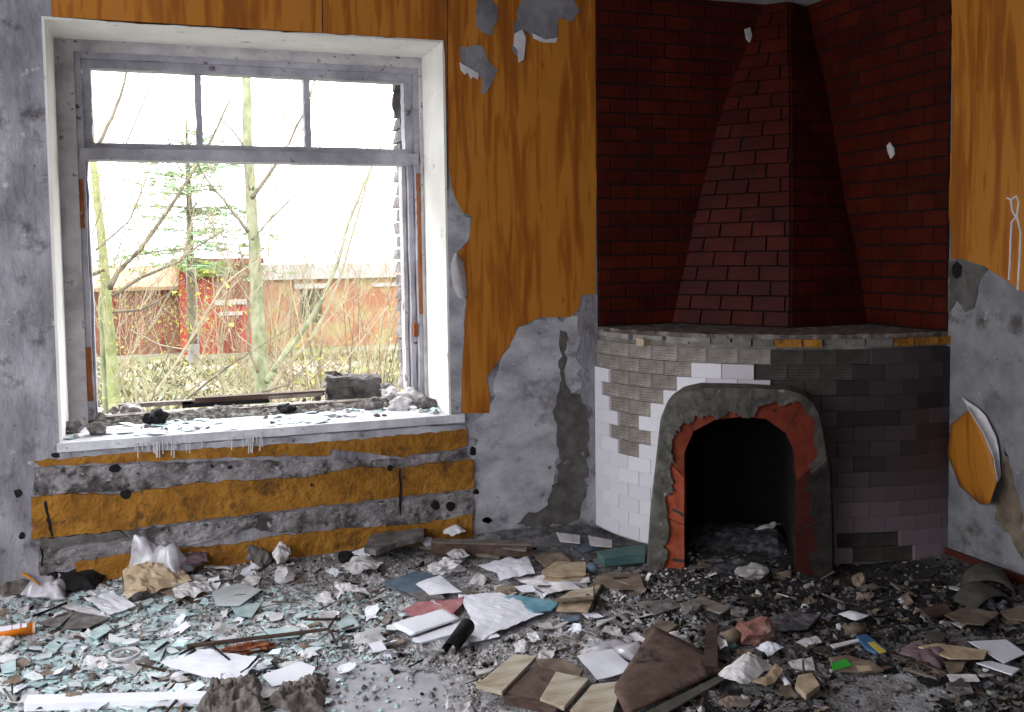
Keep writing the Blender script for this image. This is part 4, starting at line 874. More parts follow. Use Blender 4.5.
T(slab('tan_folder', [(918, 648), (936, 645), (988, 652), (984, 660), (950, 660)], 'tan', .008, .03), 'tan folder behind the mauve rag', 'folder')
T(slab('brown_folder_corner', [(944, 663), (966, 662), (962, 672), (950, 676)], 'card', .006, .012), 'brown triangle of card right of the mauve rag', 'card')
T(slab('lavender_paper', [(968, 642), (1006, 640), (1026, 654), (1004, 664)], 'white', .003, .03), 'lavender white stack of paper at the right edge', 'paper')
T(slab('lavender_paper', [(976, 664), (990, 662), (1020, 670), (1012, 676)], 'white', .006, .02), 'white torn strip in front of the lavender paper stack', 'paper')
T(slab('printed_card', [(947, 675), (976, 675), (980, 682), (950, 682)], 'dirtypaper', .004, .014), 'small rectangular white card at the lower right', 'card')
T(slab('grey_board', [(946, 684), (970, 684), (974, 694), (960, 696), (946, 690)], 'stone', .006, .006), 'grey flat piece below the small rectangular white card', 'board')
T(lump('flat_grey_stone', 905, 690, .035, .025, .014, 'stone', 2), 'flat grey stone alone on clear floor at lower right', 'stone')
def bowl(name, px, r, h, m, lab, rot):
    P = hit(*px); v = []; f = []; n = 16
    for i in range(n+1):
        for j in range(6):
            a_ = math.radians(10+160*i/n); q = j/5; v.append(Vector((r*math.cos(a_), -h*.35*math.sin(q*1.5), 0))+Vector((0, -q*r*.75, 0))+Vector((0, 0, h*math.sin(a_)*(1-.35*q*q))))
    for i in range(n):
        for j in range(5): a = i*6+j; f.append((a, a+1, a+7, a+6))
    o = mesh(name, v, f, m, None, True); o.location = P; o.rotation_euler = (0, 0, rot); mo = o.modifiers.new('thick', 'SOLIDIFY'); mo.thickness = .006; return T(o, lab, 'sheet')
bowl('curled_felt_sheet', (972, 600), .12, .085, 'felt', 'olive grey curled sheet arching on the floor by the right baseboard', .1)
bowl('curled_felt_sheet', (984, 588), .11, .12, 'felt', 'darker olive curled sheet behind the front one by the right baseboard', -.6)
T(slab('brown_sheet', [(944, 616), (966, 608), (1000, 614), (984, 626), (960, 624)], 'card', .006, .03), 'brown grey sheet in front of the curled olive sheets', 'sheet')
T(slab('brown_sheet', [(1000, 612), (1026, 606), (1026, 622), (1008, 620)], 'card', .006, .04), 'brown pink sheet at the right edge below the baseboard', 'sheet')
T(slab('dark_board_fragment', [(920, 612), (946, 604), (952, 614), (930, 620)], 'darkwood', .012, .02), 'dark charred board fragment left of the brown grey sheet', 'board')
# hearth
T(lump('white_ash_lump', 752, 578, .085, .06, .035, 'plasterbit', 3, .3), 'whitish ash lump in the mouth of the fireplace', 'ash lump')
T(lump('brown_stone', 858, 586, .03, .03, .035, 'card', 2), 'brown rounded stone at the foot of the right pillar', 'stone')
T(paper('light_paper_in_firebox', [(754, 551), (764, 546), (782, 544), (772, 550)], 'dirtypaper', .10, .01, .01), 'pale paper scrap on the ash inside the firebox', 'paper')
T(slab('flat_black_plate', [(690, 640), (700, 622), (760, 612), (800, 618), (760, 632)], 'ash', .006, .006) if False else slab('flat_dark_plate', [(758, 622), (790, 612), (820, 616), (808, 630), (780, 632)], 'ash', .006, .012), 'flat ash covered dark plate in front of the hearth mouth', 'plate')
T(slab('ash_covered_board', [(690, 604), (700, 598), (730, 610), (722, 616)], 'greywood', .012, .014), 'grey ash covered board left of the dark plate', 'board')
T(lump('grey_rubble_block', 692, 612, .045, .035, .03, 'stone', 2), 'grey rubble block at the foot of the left pillar', 'rubble')
T(lump('grey_rubble_block', 740, 616, .04, .03, .02, 'stone', 2), 'flat grey rubble block left of the dark plate', 'rubble')
# -- left foreground
T(slab('long_white_plank', [(28, 703), (208, 699), (212, 706), (24, 712)], 'white', .03, .006), 'long white painted plank along the bottom left edge', 'plank')
T(paper('white_flat_sheet', [(160, 668), (200, 654), (262, 664), (236, 692)], 'white', .02, .004, .006, 10, jagg=.004), 'large white sheet left of the grey crumpled cloth', 'paper')
T(slab('white_thin_board', [(262, 676), (300, 662), (316, 668), (310, 680), (272, 687)], 'white', .004, .03), 'white thin board above the crumpled cloth in the foreground', 'board')
T(slab('white_thin_board', [(250, 688), (300, 682), (316, 688), (258, 700)], 'plasterbit', .004, .02), 'dirty white thin board between the cloth and the white thin board', 'board')
T(cloth('crumpled_dark_cloth', [(196, 722), (204, 692), (262, 690), (270, 722)], 'rag', .11, 60, 41, .01, 15), 'dark crumpled cloth at the bottom edge beside the white plank', 'cloth')
T(cloth('crumpled_grey_cloth', [(262, 716), (280, 690), (328, 684), (322, 716)], 'rag', .08, 60, 47, .01, 16), 'grey crumpled cloth right of the dark one at the bottom edge', 'cloth')
T(stick('rusty_stick', (186, 654), (332, 636), .010, .007, 'darkwood', .03), 'long brown stick lying over glass shards in the left foreground', 'stick')
T(lump('rust_heap', 248, 652, .09, .035, .014, 'rust', 4, .6, 5), 'heap of orange rust flakes under the long brown stick', 'rust flakes')
T(stick('crooked_twig', (210, 652), (228, 668), .005, .004, 'black', .03), 'short black twig across the left end of the brown stick', 'twig')
T(stick('crooked_twig', (254, 668), (240, 684), .006, .003, 'black', .04, False, .02), 'black bent twig lying on the large white sheet', 'twig')
T(stick('small_twig', (410, 672), (424, 665), .004, .003, 'black', .02), 'thin black twig on clear floor below the open book', 'twig')
rg_ = MB(); C_ = hit(125, 657, .012); v = []; f = []; n = 24; k = 8
for i in range(n):
    a_ = 2*math.pi*i/n
    for j in range(k): t = 2*math.pi*j/k; rr = .055+.007*math.cos(t); v.append(Vector((rr*math.cos(a_), rr*math.sin(a_), .007*math.sin(t))))
for i in range(n):
    for j in range(k): f.append((i*k+j, i*k+(j+1) % k, ((i+1) % n)*k+(j+1) % k, ((i+1) % n)*k+j))
o = mesh('ring', v, f, 'dirtypaper', None, True); o.location = C_+Vector((0, 0, .012)); T(o, 'whitish plastic ring among glass shards at the lower left', 'ring')
for q, lab in (([(146, 648), (168, 643), (160, 662), (150, 660)], 'pointed pale green shard right of the plastic ring'), ([(0, 664), (16, 660), (16, 672), (2, 674)], 'teal green shard at the left edge of the floor'), ([(264, 630), (300, 628), (300, 637), (274, 640)], 'wide pale green shard above the brown stick'), ([(336, 622), (352, 616), (360, 627), (340, 632)], 'pale green shard left of the open book'), ([(230, 606), (262, 603), (252, 618), (236, 616)], 'bluish shard lying flat under the window middle'), ([(86, 634), (106, 624), (112, 630), (96, 640)], 'grey green shard right of the orange tube'), ([(44, 648), (58, 638), (68, 640), (56, 652)], 'dusty shard in front of the orange tube')):
    T(slab('large_glass_shard', q, 'glass', .005, .016), lab, 'glass shard')
T(stick('charred_rod', (34, 623), (68, 610), .006, .005, 'black', .03), 'black thin rod right of the orange tube', 'rod')
T(slab('dusty_grey_sheet', [(36, 624), (64, 614), (76, 612), (58, 628)], 'stone', .004, .014), 'dusty grey sheet behind the orange tube', 'sheet')
T(slab('dusty_grey_sheet', [(62, 630), (74, 612), (110, 618), (90, 628)], 'stone', .004, .012), 'dusty grey sheet right of the black rod', 'sheet')
T(slab('clear_pane_piece', [(212, 592), (238, 584), (262, 590), (240, 606), (216, 606)], 'glass2', .004, .012) , 'pale dusty pane fragment below the window middle', 'glass pane')
# ------------------------------------------------------------ debris on the window sill
ZS = .734
def onsill(x, y, dz=0.0):
    P = on_floor(x, y, ZS+.006); P.y = min(max(P.y, YW-.02), YW+.8); P.z = ZS+dz; return P
def sslab(name, a, b_, w_, h_, m, lab, cat, z0=0.0, tip=0.0):
    A, B = onsill(*a), onsill(*b_); c = (A+B)/2; d = B-A; L = d.length/2; o = MB().add([Vector((sx*L*rnd.uniform(.95, 1), sy*w_/2, sz*h_)) for sz in (0, 1) for sx, sy in ((-1, -1), (1, -1), (1, 1), (-1, 1))], BOXF).build(name, m)
    o.location = c+Vector((0, 0, z0)); o.rotation_euler = (0, tip, math.atan2(d.y, d.x)); return T(o, lab, cat)
sslab('fallen_lath', (118, 410), (192, 404), .05, .022, 'greywood', 'grey lath lying on the left half of the window sill', 'lath', .03)
sslab('fallen_lath', (192, 406), (330, 397), .06, .028, 'darkwood', 'dark brown lath lying on the middle of the window sill', 'lath', .035)
sslab('black_lath', (180, 398), (262, 393), .05, .035, 'black', 'charred black lath at the back of the window sill', 'lath', .01)
sslab('pale_lath', (66, 420), (102, 410), .05, .03, 'greywood', 'short grey wood piece at the left end of the sill', 'wood', .01)
sslab('wood_splinter_board', (262, 396), (310, 388), .07, .02, 'greywood', 'grey split board left of the cement block on the sill', 'board', .03)
bm = bmesh.new(); bmesh.ops.create_cube(bm, size=1); bmesh.ops.subdivide_edges(bm, edges=bm.edges, cuts=6, use_grid_fill=True)
for w_ in bm.verts: w_.co = Vector((w_.co.x*.30, w_.co.y*.15, w_.co.z*.13))+Vector([noise.noise(w_.co*4+Vector((k*7, 0, 0)))*.035+noise.noise(w_.co*11+Vector((k*7, 3, 0)))*.012 for k in range(3)])
bm.verts.index_update(); o = mesh('cement_block', [w_.co.copy() for w_ in bm.verts], [tuple(q.index for q in p.verts) for p in bm.faces], 'stone'); bm.free()
o.location = on_floor(354, 402, ZS)+Vector((0, .03, .085)); o.rotation_euler = (0, .06, -.15)
v = []; f = []; n = 90; kk = 10
for i in range(n+1):
    for j in range(kk+1):
        x = OX0+.1+(OX1-OX0-.14)*i/n; y = YW+.37+.24*j/kk; p = Vector((x, y, 0)); e = math.sin(math.pi*j/kk)
        v.append(Vector((x, y, .73+e*(.035+.03*noise.noise(p*6)+.022*noise.noise(p*22)+.014*noise.noise(p*50)))))
for i in range(n):
    for j in range(kk): a = i*(kk+1)+j; f.append((a, a+1, a+kk+2, a+kk+1))
tag(mesh('soil_ridge', v, f, 'soil'), 'dark ridge of soil and crumbs along the back of the window sill', 'soil', kind='stuff')
T(o, 'grey cement block standing on the right part of the window sill', 'block')
for i, (x, y, s, m, lab) in enumerate(((131, 416, .05, 'plasterbit', 'white and grey round lump on the left of the sill'), (155, 423, .05, 'black', 'black charred lump at the front of the sill'), (193, 415, .02, 'plasterbit', 'small white lump in front of the brown lath'), (74, 431, .042, 'stone', 'grey lump at the left front corner of the sill'), (97, 433, .04, 'stone', 'grey lump with a flat top beside the left corner lump'), (287, 412, .036, 'black', 'dark lump at the front of the sill below the split board'), (374, 408, .05, 'stone', 'grey rubble lump in front of the cement block'), (392, 402, .06, 'plasterbit', 'whitish plaster lump near the right end of the sill'), (412, 402, .06, 'plasterbit', 'white plaster lump at the foot of the right window jamb'), (400, 408, .05, 'plasterbit', 'pale plaster lump in front of the right jamb lumps'), (426, 407, .045, 'stone', 'small grey lump in the right corner of the sill'), (386, 396, .055, 'stone', 'dark grey lump behind right of the cement block'), (318, 400, .02, 'stone', 'small grey lump left of the cement block'), (100, 404, .03, 'black', 'dark crumbly lump beside the left window jamb'), (116, 408, .025, 'stone', 'brown grey lump behind the left lath'), (330, 403, .024, 'stone', 'brownish lump below the cement block'))):
    T(lump('sill_lump', x, y, s*1.25, s, s*.8, m, 3, .35, 1.5, 0, rnd.uniform(0, 3), onsill), lab, 'rubble')
T(paper('white_paper_on_sill', [(82, 414), (90, 404), (106, 408), (100, 418)], 'dirtypaper', .02, .01, .02, 8, base=onsill), 'dirty white paper scrap leaning at the left jamb on the sill', 'paper')
def zone(P):
    x, y = proj(P)
    a = ('by the left wall corner' if x < 60 else 'below the left end of the window' if x < 170 else 'below the middle of the window' if x < 300 else 'below the right end of the window' if x < 430 else 'below the torn wallpaper' if x < 560 else 'by the left foot of the fireplace' if x < 690 else 'before the fireplace mouth' if x < 800 else 'by the right foot of the fireplace' if x < 900 else 'by the right wall')
    if y > 655: a = ('around the white plank at lower left' if x < 200 else 'around the crumpled cloths at the bottom' if x < 335 else 'on the clear floor left of the broken door panel' if x < 475 else 'around the broken door panel' if x < 610 else 'around the curved fibreboard' if x < 735 else 'around the small white tube' if x < 830 else 'below the green packet' if x < 900 else 'below the mauve rag')
    elif y > 610: a = ('around the orange tube' if x < 90 else 'around the plastic ring' if x < 180 else 'around the long brown stick' if x < 335 else 'left of the open book' if x < 400 else 'around the open book' if x < 545 else 'between the open book and the fallen brick' if x < 700 else 'around the fallen red brick' if x < 800 else 'around the blue packet' if x < 900 else 'above the tan folder')
    return a
def shard_mesh(seed, r, th=.003):
    rg = random.Random(seed); n = rg.choice((3, 4, 4, 5)); a0 = rg.uniform(0, 6); P = [Vector((math.cos(a0+6.283*i/n+rg.uniform(-.4, .4))*r*rg.uniform(.5, 1.2), math.sin(a0+6.283*i/n+rg.uniform(-.4, .4))*r*rg.uniform(.5, 1.2), 0)) for i in range(n)]
    return MB().prism(P, Vector((0, 0, th)))
def bigger(p): return .95 if p[0].dimensions.length < 1.0 else .013
def spread(name, protos, n, place, label, cat, group, words=None):
    """individual copies of a few shapes"""
    ps = []; k = 0
    for i in range(n):
        q = place(i)
        if q is None: continue
        loc, rot, sc = q; j = k % len(protos)
        if k < len(protos): o = protos[j]
        else: o = clone(protos[j])
        o.location = loc; o.rotation_euler = rot; o.scale = sc; w_ = words[j] if words else ''; sz_ = 'larger ' if sum(sc)/3 > bigger(protos) else 'small '; T(o, (sz_+w_+' '+label if words else sz_+label)+(' '+zone(Vector(loc)) if words is not None else ''), cat, group); k += 1
def sill_place(i):
    x = rnd.uniform(64, 440); y = rnd.uniform(392, 436) if True else 0
    t = (x-60)/390; yb = 441-t*26
    y = rnd.uniform(yb-22, yb-2)
    P = onsill(x, y, rnd.uniform(.001, .006)); 
    if not (OX0+.04 < P.x < OX1-.03): return None
    s = rnd.uniform(.5, 1.3); return P, (rnd.gauss(0, .1), rnd.gauss(0, .1), rnd.uniform(0, 6.3)), (s, s, 1)
spread('glass_shard', [shard_mesh(i, .05).build('glass_shard', 'glass') for i in range(6)], 110, sill_place, 'pale green glass shard lying on the window sill', 'glass shard', 'glass shards on the window sill')
def sill_bits(i):
    x = rnd.uniform(62, 440) if i % 2 else rnd.uniform(330, 440); t = (x-60)/390; yb = 441-t*26; P = onsill(x, rnd.uniform(yb-28, yb-3), .004)
    if not (OX0+.04 < P.x < OX1-.03): return None
    s = rnd.uniform(.005, .018); return P, (rnd.uniform(0, 6), rnd.uniform(0, 6), 0), (s*1.4, s, s*.7)
LM = [lump_mesh(50+i, 1, .35) for i in range(6)]
spread('plaster_crumb', [mesh('plaster_crumb', *LM[i], 'stone' if i % 2 else 'plasterbit') for i in range(6)], 110, sill_bits, 'small crumb of plaster or mortar on the window sill', 'crumb', 'mortar crumbs on the window sill')
# ------------------------------------------------------------ countless smaller debris, each piece its own object
def pick(x0, x1, y0, y1, dens):
    for _ in range(60):
        x, y = rnd.uniform(x0, x1), rnd.uniform(y0, y1)
        if rnd.random() < dens(x, y): return x, y
    return None
CLEAR = [(318, 664), (345, 652), (470, 668), (466, 712), (330, 716)]
RCLEAR = [(830, 690), (860, 676), (900, 672), (940, 684), (940, 720), (820, 720)]
def wob(b_=.15): return (rnd.gauss(0, b_), rnd.gauss(0, b_), rnd.uniform(0, 6.3))
KEEP = [[(476, 690), (514, 656), (590, 668), (640, 650), (728, 672), (650, 716), (500, 716)], [(390, 630), (440, 611), (500, 595), (545, 618), (482, 648), (420, 650)], [(500, 596), (560, 594), (606, 584), (592, 615), (534, 614)],
        [(478, 572), (512, 560), (588, 560), (592, 580), (500, 590)], [(828, 662), (850, 655), (886, 672), (836, 676)], [(855, 640), (866, 634), (888, 652), (878, 656)], [(968, 642), (1006, 638), (1024, 654), (1004, 664)], [(718, 686), (748, 662), (776, 678), (742, 698)],
        [(735, 655), (738, 628), (776, 626), (776, 652)], [(122, 606), (126, 570), (168, 563), (194, 592)], [(595, 568), (597, 552), (646, 550), (646, 566)], [(0, 640), (0, 624), (36, 622), (38, 638)], [(112, 664), (112, 650), (138, 650), (138, 664)], [(382, 585), (418, 570), (460, 578), (462, 600), (420, 602)]]
def clearf(x, y): return 0 if any(inside(x, y, k_) for k_ in KEEP) else .06 if inside(x, y, CLEAR) or inside(x, y, RCLEAR) else 1
def d_glass(x, y):
    k = max(0, 1-((x-150)/300)**2)*(1 if y > 590 else .15)
    return k*clearf(x, y)
def lay(dens, box, smin, smax, lift, b_=.15, anis=1.0):
    def fn(i):
        q = pick(*box, dens)
        if not q: return None
        P = hit(*q, rnd.uniform(.002, lift)); s = rnd.uniform(smin, smax)
        if P.y > YW-.04 or P.x > XR-.03: return None
        if (P-Vector((CX, CYY, P.z))).length < 1.42 and not (plane_sz(P)[0] > .2 and plane_sz(P)[0] < .7): return None
        return P, wob(b_), (s*anis, s, s)
    return fn
spread('glass_shard', [shard_mesh(100+i, .045, .004).build('glass_shard', ['glass', 'glass2'][i % 3 == 0]) for i in range(10)], 295, lay(d_glass, (0, 420, 590, 712), .4, 1.0, .014, .10), 'glass shard', 'glass shard', 'glass shards strewn over the floor under the window', [['blue-green', 'pale dusty'][i % 3 == 0] for i in range(10)])
PM = []
def scrap_mesh(seed, r, m):
    rg = random.Random(seed); n = 5; v = []; f = []; a = rg.uniform(.6, 1.4)
    for i in range(n+1):
        for j in range(n+1):
            x, y = (i/n-.5)*2*r*a, (j/n-.5)*2*r/a
            if i in (0, n) or j in (0, n): x += rg.gauss(0, r*.12); y += rg.gauss(0, r*.12)
            v.append(Vector((x, y, r*.35*noise.noise(Vector((x/r*1.3+seed, y/r*1.3, seed)))+r*.12*noise.noise(Vector((x/r*4, y/r*4+seed, 1))))))
    for i in range(n):
        for j in range(n): k = i*(n+1)+j; f.append((k, k+1, k+n+2, k+n+1))
    o = mesh('paper_scrap', v, f, m, None, False); mo = o.modifiers.new('thick', 'SOLIDIFY'); mo.thickness = .0015; return o
d_all = lambda x, y: clearf(x, y)*(1 if y > 575 else .8)
d_left = lambda x, y: clearf(x, y)*(1 if x < 330 else .5)
d_right = lambda x, y: clearf(x, y)*(.9 if 660 < x else .3)
spread('paper_scrap', [scrap_mesh(i, .045, ['dirtypaper', 'white', 'dirtypaper', 'dirtypaper', 'card'][i % 5]) for i in range(8)], 190, lay(d_all, (0, 650, 560, 712), .3, 1.0, .02, .3), 'torn scrap', 'paper scrap', 'paper scraps on the left and middle floor', [['dirty white', 'clean white', 'dirty white', 'dirty white', 'brown card'][i % 5] for i in range(8)])
spread('burnt_scrap', [scrap_mesh(40+i, .04, ['card', 'ash', 'black', 'stone', 'ash'][i % 5]) for i in range(8)], 170, lay(d_right, (650, 1024, 575, 712), .3, .95, .012, .3), 'singed scrap', 'scrap', 'singed scraps before the fireplace and the right wall', [['brown card', 'ash grey', 'charred black', 'stone grey', 'ash grey'][i % 5] for i in range(8)])
spread('plaster_fragment', [mesh('plaster_fragment', [p*.02 for p in LM[i][0]], LM[i][1], ['plasterbit', 'stone', 'stone'][i % 3]) for i in range(6)], 290, lay(d_all, (0, 1024, 562, 712), .25, .95, .006, 3, 1.4), 'fragment', 'plaster fragment', 'plaster fragments across the floor', [['white plaster', 'grey stone', 'grey stone'][i % 3] for i in range(6)])
spread('charcoal', [mesh('charcoal', [Vector((p.x*.026, p.y*.016, p.z*.014)) for p in LM[i][0]], LM[i][1], ['black', 'black', 'ash'][i % 3]) for i in range(6)], 280, lay(lambda x, y: clearf(x, y)*max(.08, math.exp(-((x-840)/170)**2-((y-600)/40)**2)), (420, 1024, 560, 712), .35, 1.05, .01, 3), 'piece of charcoal', 'charcoal', 'charcoal around the hearth', [['black', 'black', 'ash covered'][i % 3] for i in range(6)])
def splinter(i): 
    rg = random.Random(i); L = .07; return MB().hexa([Vector(p) for p in ((-L, -.006, 0), (L, -.003, 0), (L*.9, .004, 0), (-L*.95, .006, 0))], [Vector(p) for p in ((-L*.98, -.005, .008), (L*.92, -.002, .006), (L*.85, .003, .006), (-L*.9, .005, .008))])
spread('wood_splinter', [splinter(i).build('wood_splinter', ['darkwood', 'greywood', 'black'][i % 3]) for i in range(6)], 120, lay(d_all, (0, 1024, 562, 712), .35, 1.2, .03, .2), 'wood splinter', 'splinter', 'wood splinters across the floor', [['dark brown', 'grey', 'charred'][i % 3] for i in range(6)])
def flake(i, m): 
    o = shard_mesh(300+i, .06, .005).build('board_flake', m); return o
spread('board_flake', [flake(i, ['greywood', 'card', 'stone', 'darkwood', 'plasterbit', 'felt'][i % 6]) for i in range(12)], 170, lay(lambda x, y: clearf(x, y)*(1 if (y < 600 or x > 620) else .35), (0, 1024, 556, 712), .3, 1.0, .014, .2), 'flat flake', 'flake', 'board and plaster flakes across the floor', [['grey wood', 'brown card', 'grey stone', 'dark wood', 'white plaster', 'olive felt'][i % 6] for i in range(12)])
# crumbs too many to count
def crumbs(name, n, box, dens, m, smin, smax, label, flat, seed):
    rg = random.Random(seed); b = MB(); k = 0
    base_v = [Vector(p) for p in ((1, 0, -.4), (0, 1, -.4), (-1, -.2, -.4), (0, -1, -.3), (.2, .1, 1))]
    fc = [(0, 1, 4), (1, 2, 4), (2, 3, 4), (3, 0, 4), (3, 2, 1, 0)]
    while k < n:
        x, y = rg.uniform(box[0], box[1]), box[2]+(box[3]-box[2])*rg.random()**.9; k += 1
        if rg.random() > dens(x, y): continue
        P = on_floor(x, y, .02); P.z = Hh(P.x, P.y)
        if P.y > YW-.02 or P.x > XR-.01: continue
        s = rg.uniform(smin, smax)*(1 if rg.random() < .85 else 1.8); R_ = Matrix.Rotation(rg.uniform(0, 6.3), 3, 'Z'); T_ = Matrix.Rotation(rg.gauss(0, .4), 3, 'X')
        b.add([P+R_@(T_@Vector((q.x*s*rg.uniform(.6, 1.3), q.y*s*rg.uniform(.6, 1.3), q.z*s*flat)))+Vector((0, 0, s*flat*.3)) for q in base_v], fc)
    o = b.build(name, m); tag(o, label, 'rubble', kind='stuff'); return o
crumbs('glass_splinters', 16000, (-10, 430, 586, 716), d_glass, 'glass', .004, .014, 'tiny glass splinters scattered under the window', .25, 1)
crumbs('pale_crumbs', 16000, (-10, 700, 556, 716), lambda x, y: clearf(x, y)*.8, 'plasterbit', .003, .010, 'fine white crumbs of plaster on the left floor', .6, 2)
crumbs('grey_crumbs', 9000, (-10, 1030, 548, 716), lambda x, y: (clearf(x, y)*.8+.1)*(.4 if x > 680 and y < 650 else 1), 'stone', .003, .011, 'fine grey crumbs of mortar over the whole floor', .6, 3)
crumbs('dark_crumbs', 12000, (-10, 1030, 548, 716), lambda x, y: clearf(x, y)*(.9 if x > 620 else .28), 'black', .003, .012, 'fine black cinders mostly before the fireplace', .6, 4)
crumbs('brown_crumbs', 6000, (-10, 1030, 548, 716), lambda x, y: clearf(x, y)*.7, 'card', .003, .011, 'fine brown crumbs of board over the floor', .5, 5)
# ash heap inside the firebox
v = []; f = []; n = 26
for i in range(n+1):
    for j in range(n+1):
        s, q = .2+.51*i/n, .05-.80*j/n; P = pl(s, 0, q); e = min(1, 6*min(i/n, 1-i/n)+.25)
        P.z = (Hh(P.x, P.y) if j < 4 else Hh(P.x, P.y)*.6)+e*(.01+.06*math.exp(-((q+.55)/.22)**2)+.03*abs(noise.noise(P*14)))*min(1, j/5); v.append(P)
for i in range(n):
    for j in range(n): a = i*(n+1)+j; f.append((a, a+1, a+n+2, a+n+1))
tag(mesh('ash_heap', v, f, 'ash'), 'heap of grey ash and cinders inside the firebox', 'ash', kind='stuff')
# ------------------------------------------------------------ outdoors, seen through the window
GZ = -2.55
v = []; f = []; n = 60
for i in range(n+1):
    for j in range(n+1):
        x, y = -45+110*i/n, YW+1+75*j/n; v.append(Vector((x, y, GZ+.12*noise.noise(Vector((x*.2, y*.2, 0))))))
for i in range(n):
    for j in range(n): a = i*(n+1)+j; f.append((a, a+1, a+n+2, a+n+1))
gr = struct(mesh('ground', v, f, 'grass', None, True))
b = MB(); rg = random.Random(5)
for k in range(9000):
    y = 16+25*rg.random(); x = y*rg.uniform(-.12, .32); h = rg.uniform(.08, .3)*(1+.6*noise.noise(Vector((x*.3, y*.3, 1)))); w_ = .02+y*.0007; a_ = rg.uniform(-.25, .25)
    p = Vector((x, y, GZ)); t_ = len(b.v); b.v += [p+Vector((-w_, 0, 0)), p+Vector((w_, 0, 0)), p+Vector((a_, rg.uniform(-.2, .2), h))]; b.f.append((t_, t_+1, t_+2))
tag(b.build('dry_grass', 'blade'), 'dry yellow grass growing between window and red building', 'grass', kind='stuff')
BD = 44.0
bd = empty('red_brick_building', (5, BD, GZ)); bd.location = (0, 0, 0); tag(bd, 'low red brick building across the yard, bright red block with pale lintel and door', 'building')
def bbox(name, px0, py0, px1, py1, m, y0, y1, parent, toground=False):
    A = on_y(px0, py0, y0); B = on_y(px1, py1, y0); z0 = GZ-.2 if toground else min(A.z, B.z)
    return MB().box(A.x, y0, z0, B.x, y1, max(A.z, B.z)).build(name, m, parent)
bbox('wall', 60, 292, 180, 345, 'bdark', BD+1, BD+8, bd, True)
A = on_y(55, 271, BD+6); B = on_y(182, 290, BD)
MB().hexa([Vector((A.x, BD+.6, B.z)), Vector((B.x, BD+.6, B.z)), Vector((B.x, BD+8, A.z)), Vector((A.x, BD+8, A.z))], [Vector((A.x, BD+.6, B.z+.15)), Vector((B.x, BD+.6, B.z+.15)), Vector((B.x, BD+8, A.z+.15)), Vector((A.x, BD+8, A.z+.15))]).build('lean_to_roof', 'broof', bd)
bbox('wall', 178, 262, 262, 345, 'bred', BD, BD+9, bd, True)
wr = bbox('wall', 262, 267, 800, 345, 'borange', BD+.3, BD+9, bd, True)
bbox('roof_edge', 176, 259.5, 264, 263.5, 'bdoor', BD-.2, BD+9, bd); bbox('roof_edge', 262, 265, 800, 268, 'bpale', BD+.1, BD+9, bd)
bbox('lintel', 214, 300, 254, 304, 'bpale', BD-.08, BD, bd); dd = bbox('door', 221, 314, 241, 343, 'bdoor', BD-.05, BD, bd, True)
bbox('door_frame', 219.5, 312, 242.5, 315, 'bpale', BD-.07, BD, bd); bbox('painted_panel', 200, 304, 219, 344, 'bred', BD-.04, BD, bd, True)
bbox('dark_upper_band', 214, 266, 262, 299, 'bdark', BD-.03, BD, bd)
for x0_, x1_ in ((300, 322),):
    wn = bbox('window', x0_, 290, x1_, 322, 'bwin', BD+.24, BD+.32, bd); bbox('window_lintel', x0_-6, 284, x1_+8, 288, 'bpale', BD+.2, BD+.3, bd)
    for k in (1, 2): xx = x0_+(x1_-x0_)*k/3; bbox('glazing_bar', xx-.5, 290, xx+.5, 322, 'bpale', BD+.2, BD+.24, wn)
bbox('pale_band', 372, 283, 404, 286, 'bpale', BD+.25, BD+.3, bd)
v, f = lump_mesh(4, 3, .4); A = on_y(206, 268, BD-.3); o = mesh('roof_moss', [Vector((p.x*.9, p.y*.4, p.z*.35))+A for p in v], f, 'moss', bd)
for x_, w_ in ((112, 3), (140, 4), (160, 3)): bbox('pier', x_, 293, x_+w_, 340, 'bred', BD+.9, BD+1, bd, True)
A = on_y(193.5, 342, 40); b = MB().tube([Vector((A.x, 40, GZ-.2)), Vector((A.x, 40, on_y(193, 263, 40).z))], [.22, .18], 8); tag(b.build('concrete_pole', 'pole'), 'grey concrete pole in front of the red block', 'pole')
# distant trees
def traced(name, Y, paths, m, parent):
    b = MB()
    for pts, r0_, r1_ in paths:
        P = [on_y(x, y, Y+ (0.0 if k == 0 else .15*k)) for k, (x, y) in enumerate(pts)]; Q = []
        for i in range(len(P)-1):
            for s in range(4): t = s/4; Q.append(P[i].lerp(P[i+1], t)+(noise.noise(P[i]*3+Vector((s, 0, 0)))*.012*Vector((1, 0, .3)) if s else Vector()))
        Q.append(P[-1]); L = len(Q); b.tube(Q, [r0_+(r1_-r0_)*i/(L-1) for i in range(L)], 7)
    return b.build(name, m, parent, True)
def grow(b, p, d, r, L, depth, rg, spread_=.5, up_=.15, n=3):
    Q = [p.copy()]; R_ = [r]
    for k in range(4):
        d = (d+Vector((rg.gauss(0, .10), rg.gauss(0, .10), rg.gauss(0, .05)+up_*.3))).normalized(); p = p+d*L/4; Q.append(p.copy()); R_.append(r*(1-.17*(k+1)))
        if depth > 0:
            for _ in range(n if k > 0 else 0):
                if rg.random() < .62:
                    e = (d+Vector((rg.gauss(0, spread_), rg.gauss(0, spread_), rg.uniform(-.1, .3)))).normalized(); grow(b, p.copy(), e, r*.45, L*rg.uniform(.4, .7), depth-1, rg, spread_, up_, max(1, n-1))
    b.tube(Q, R_, 3 if r < .02 else 5)
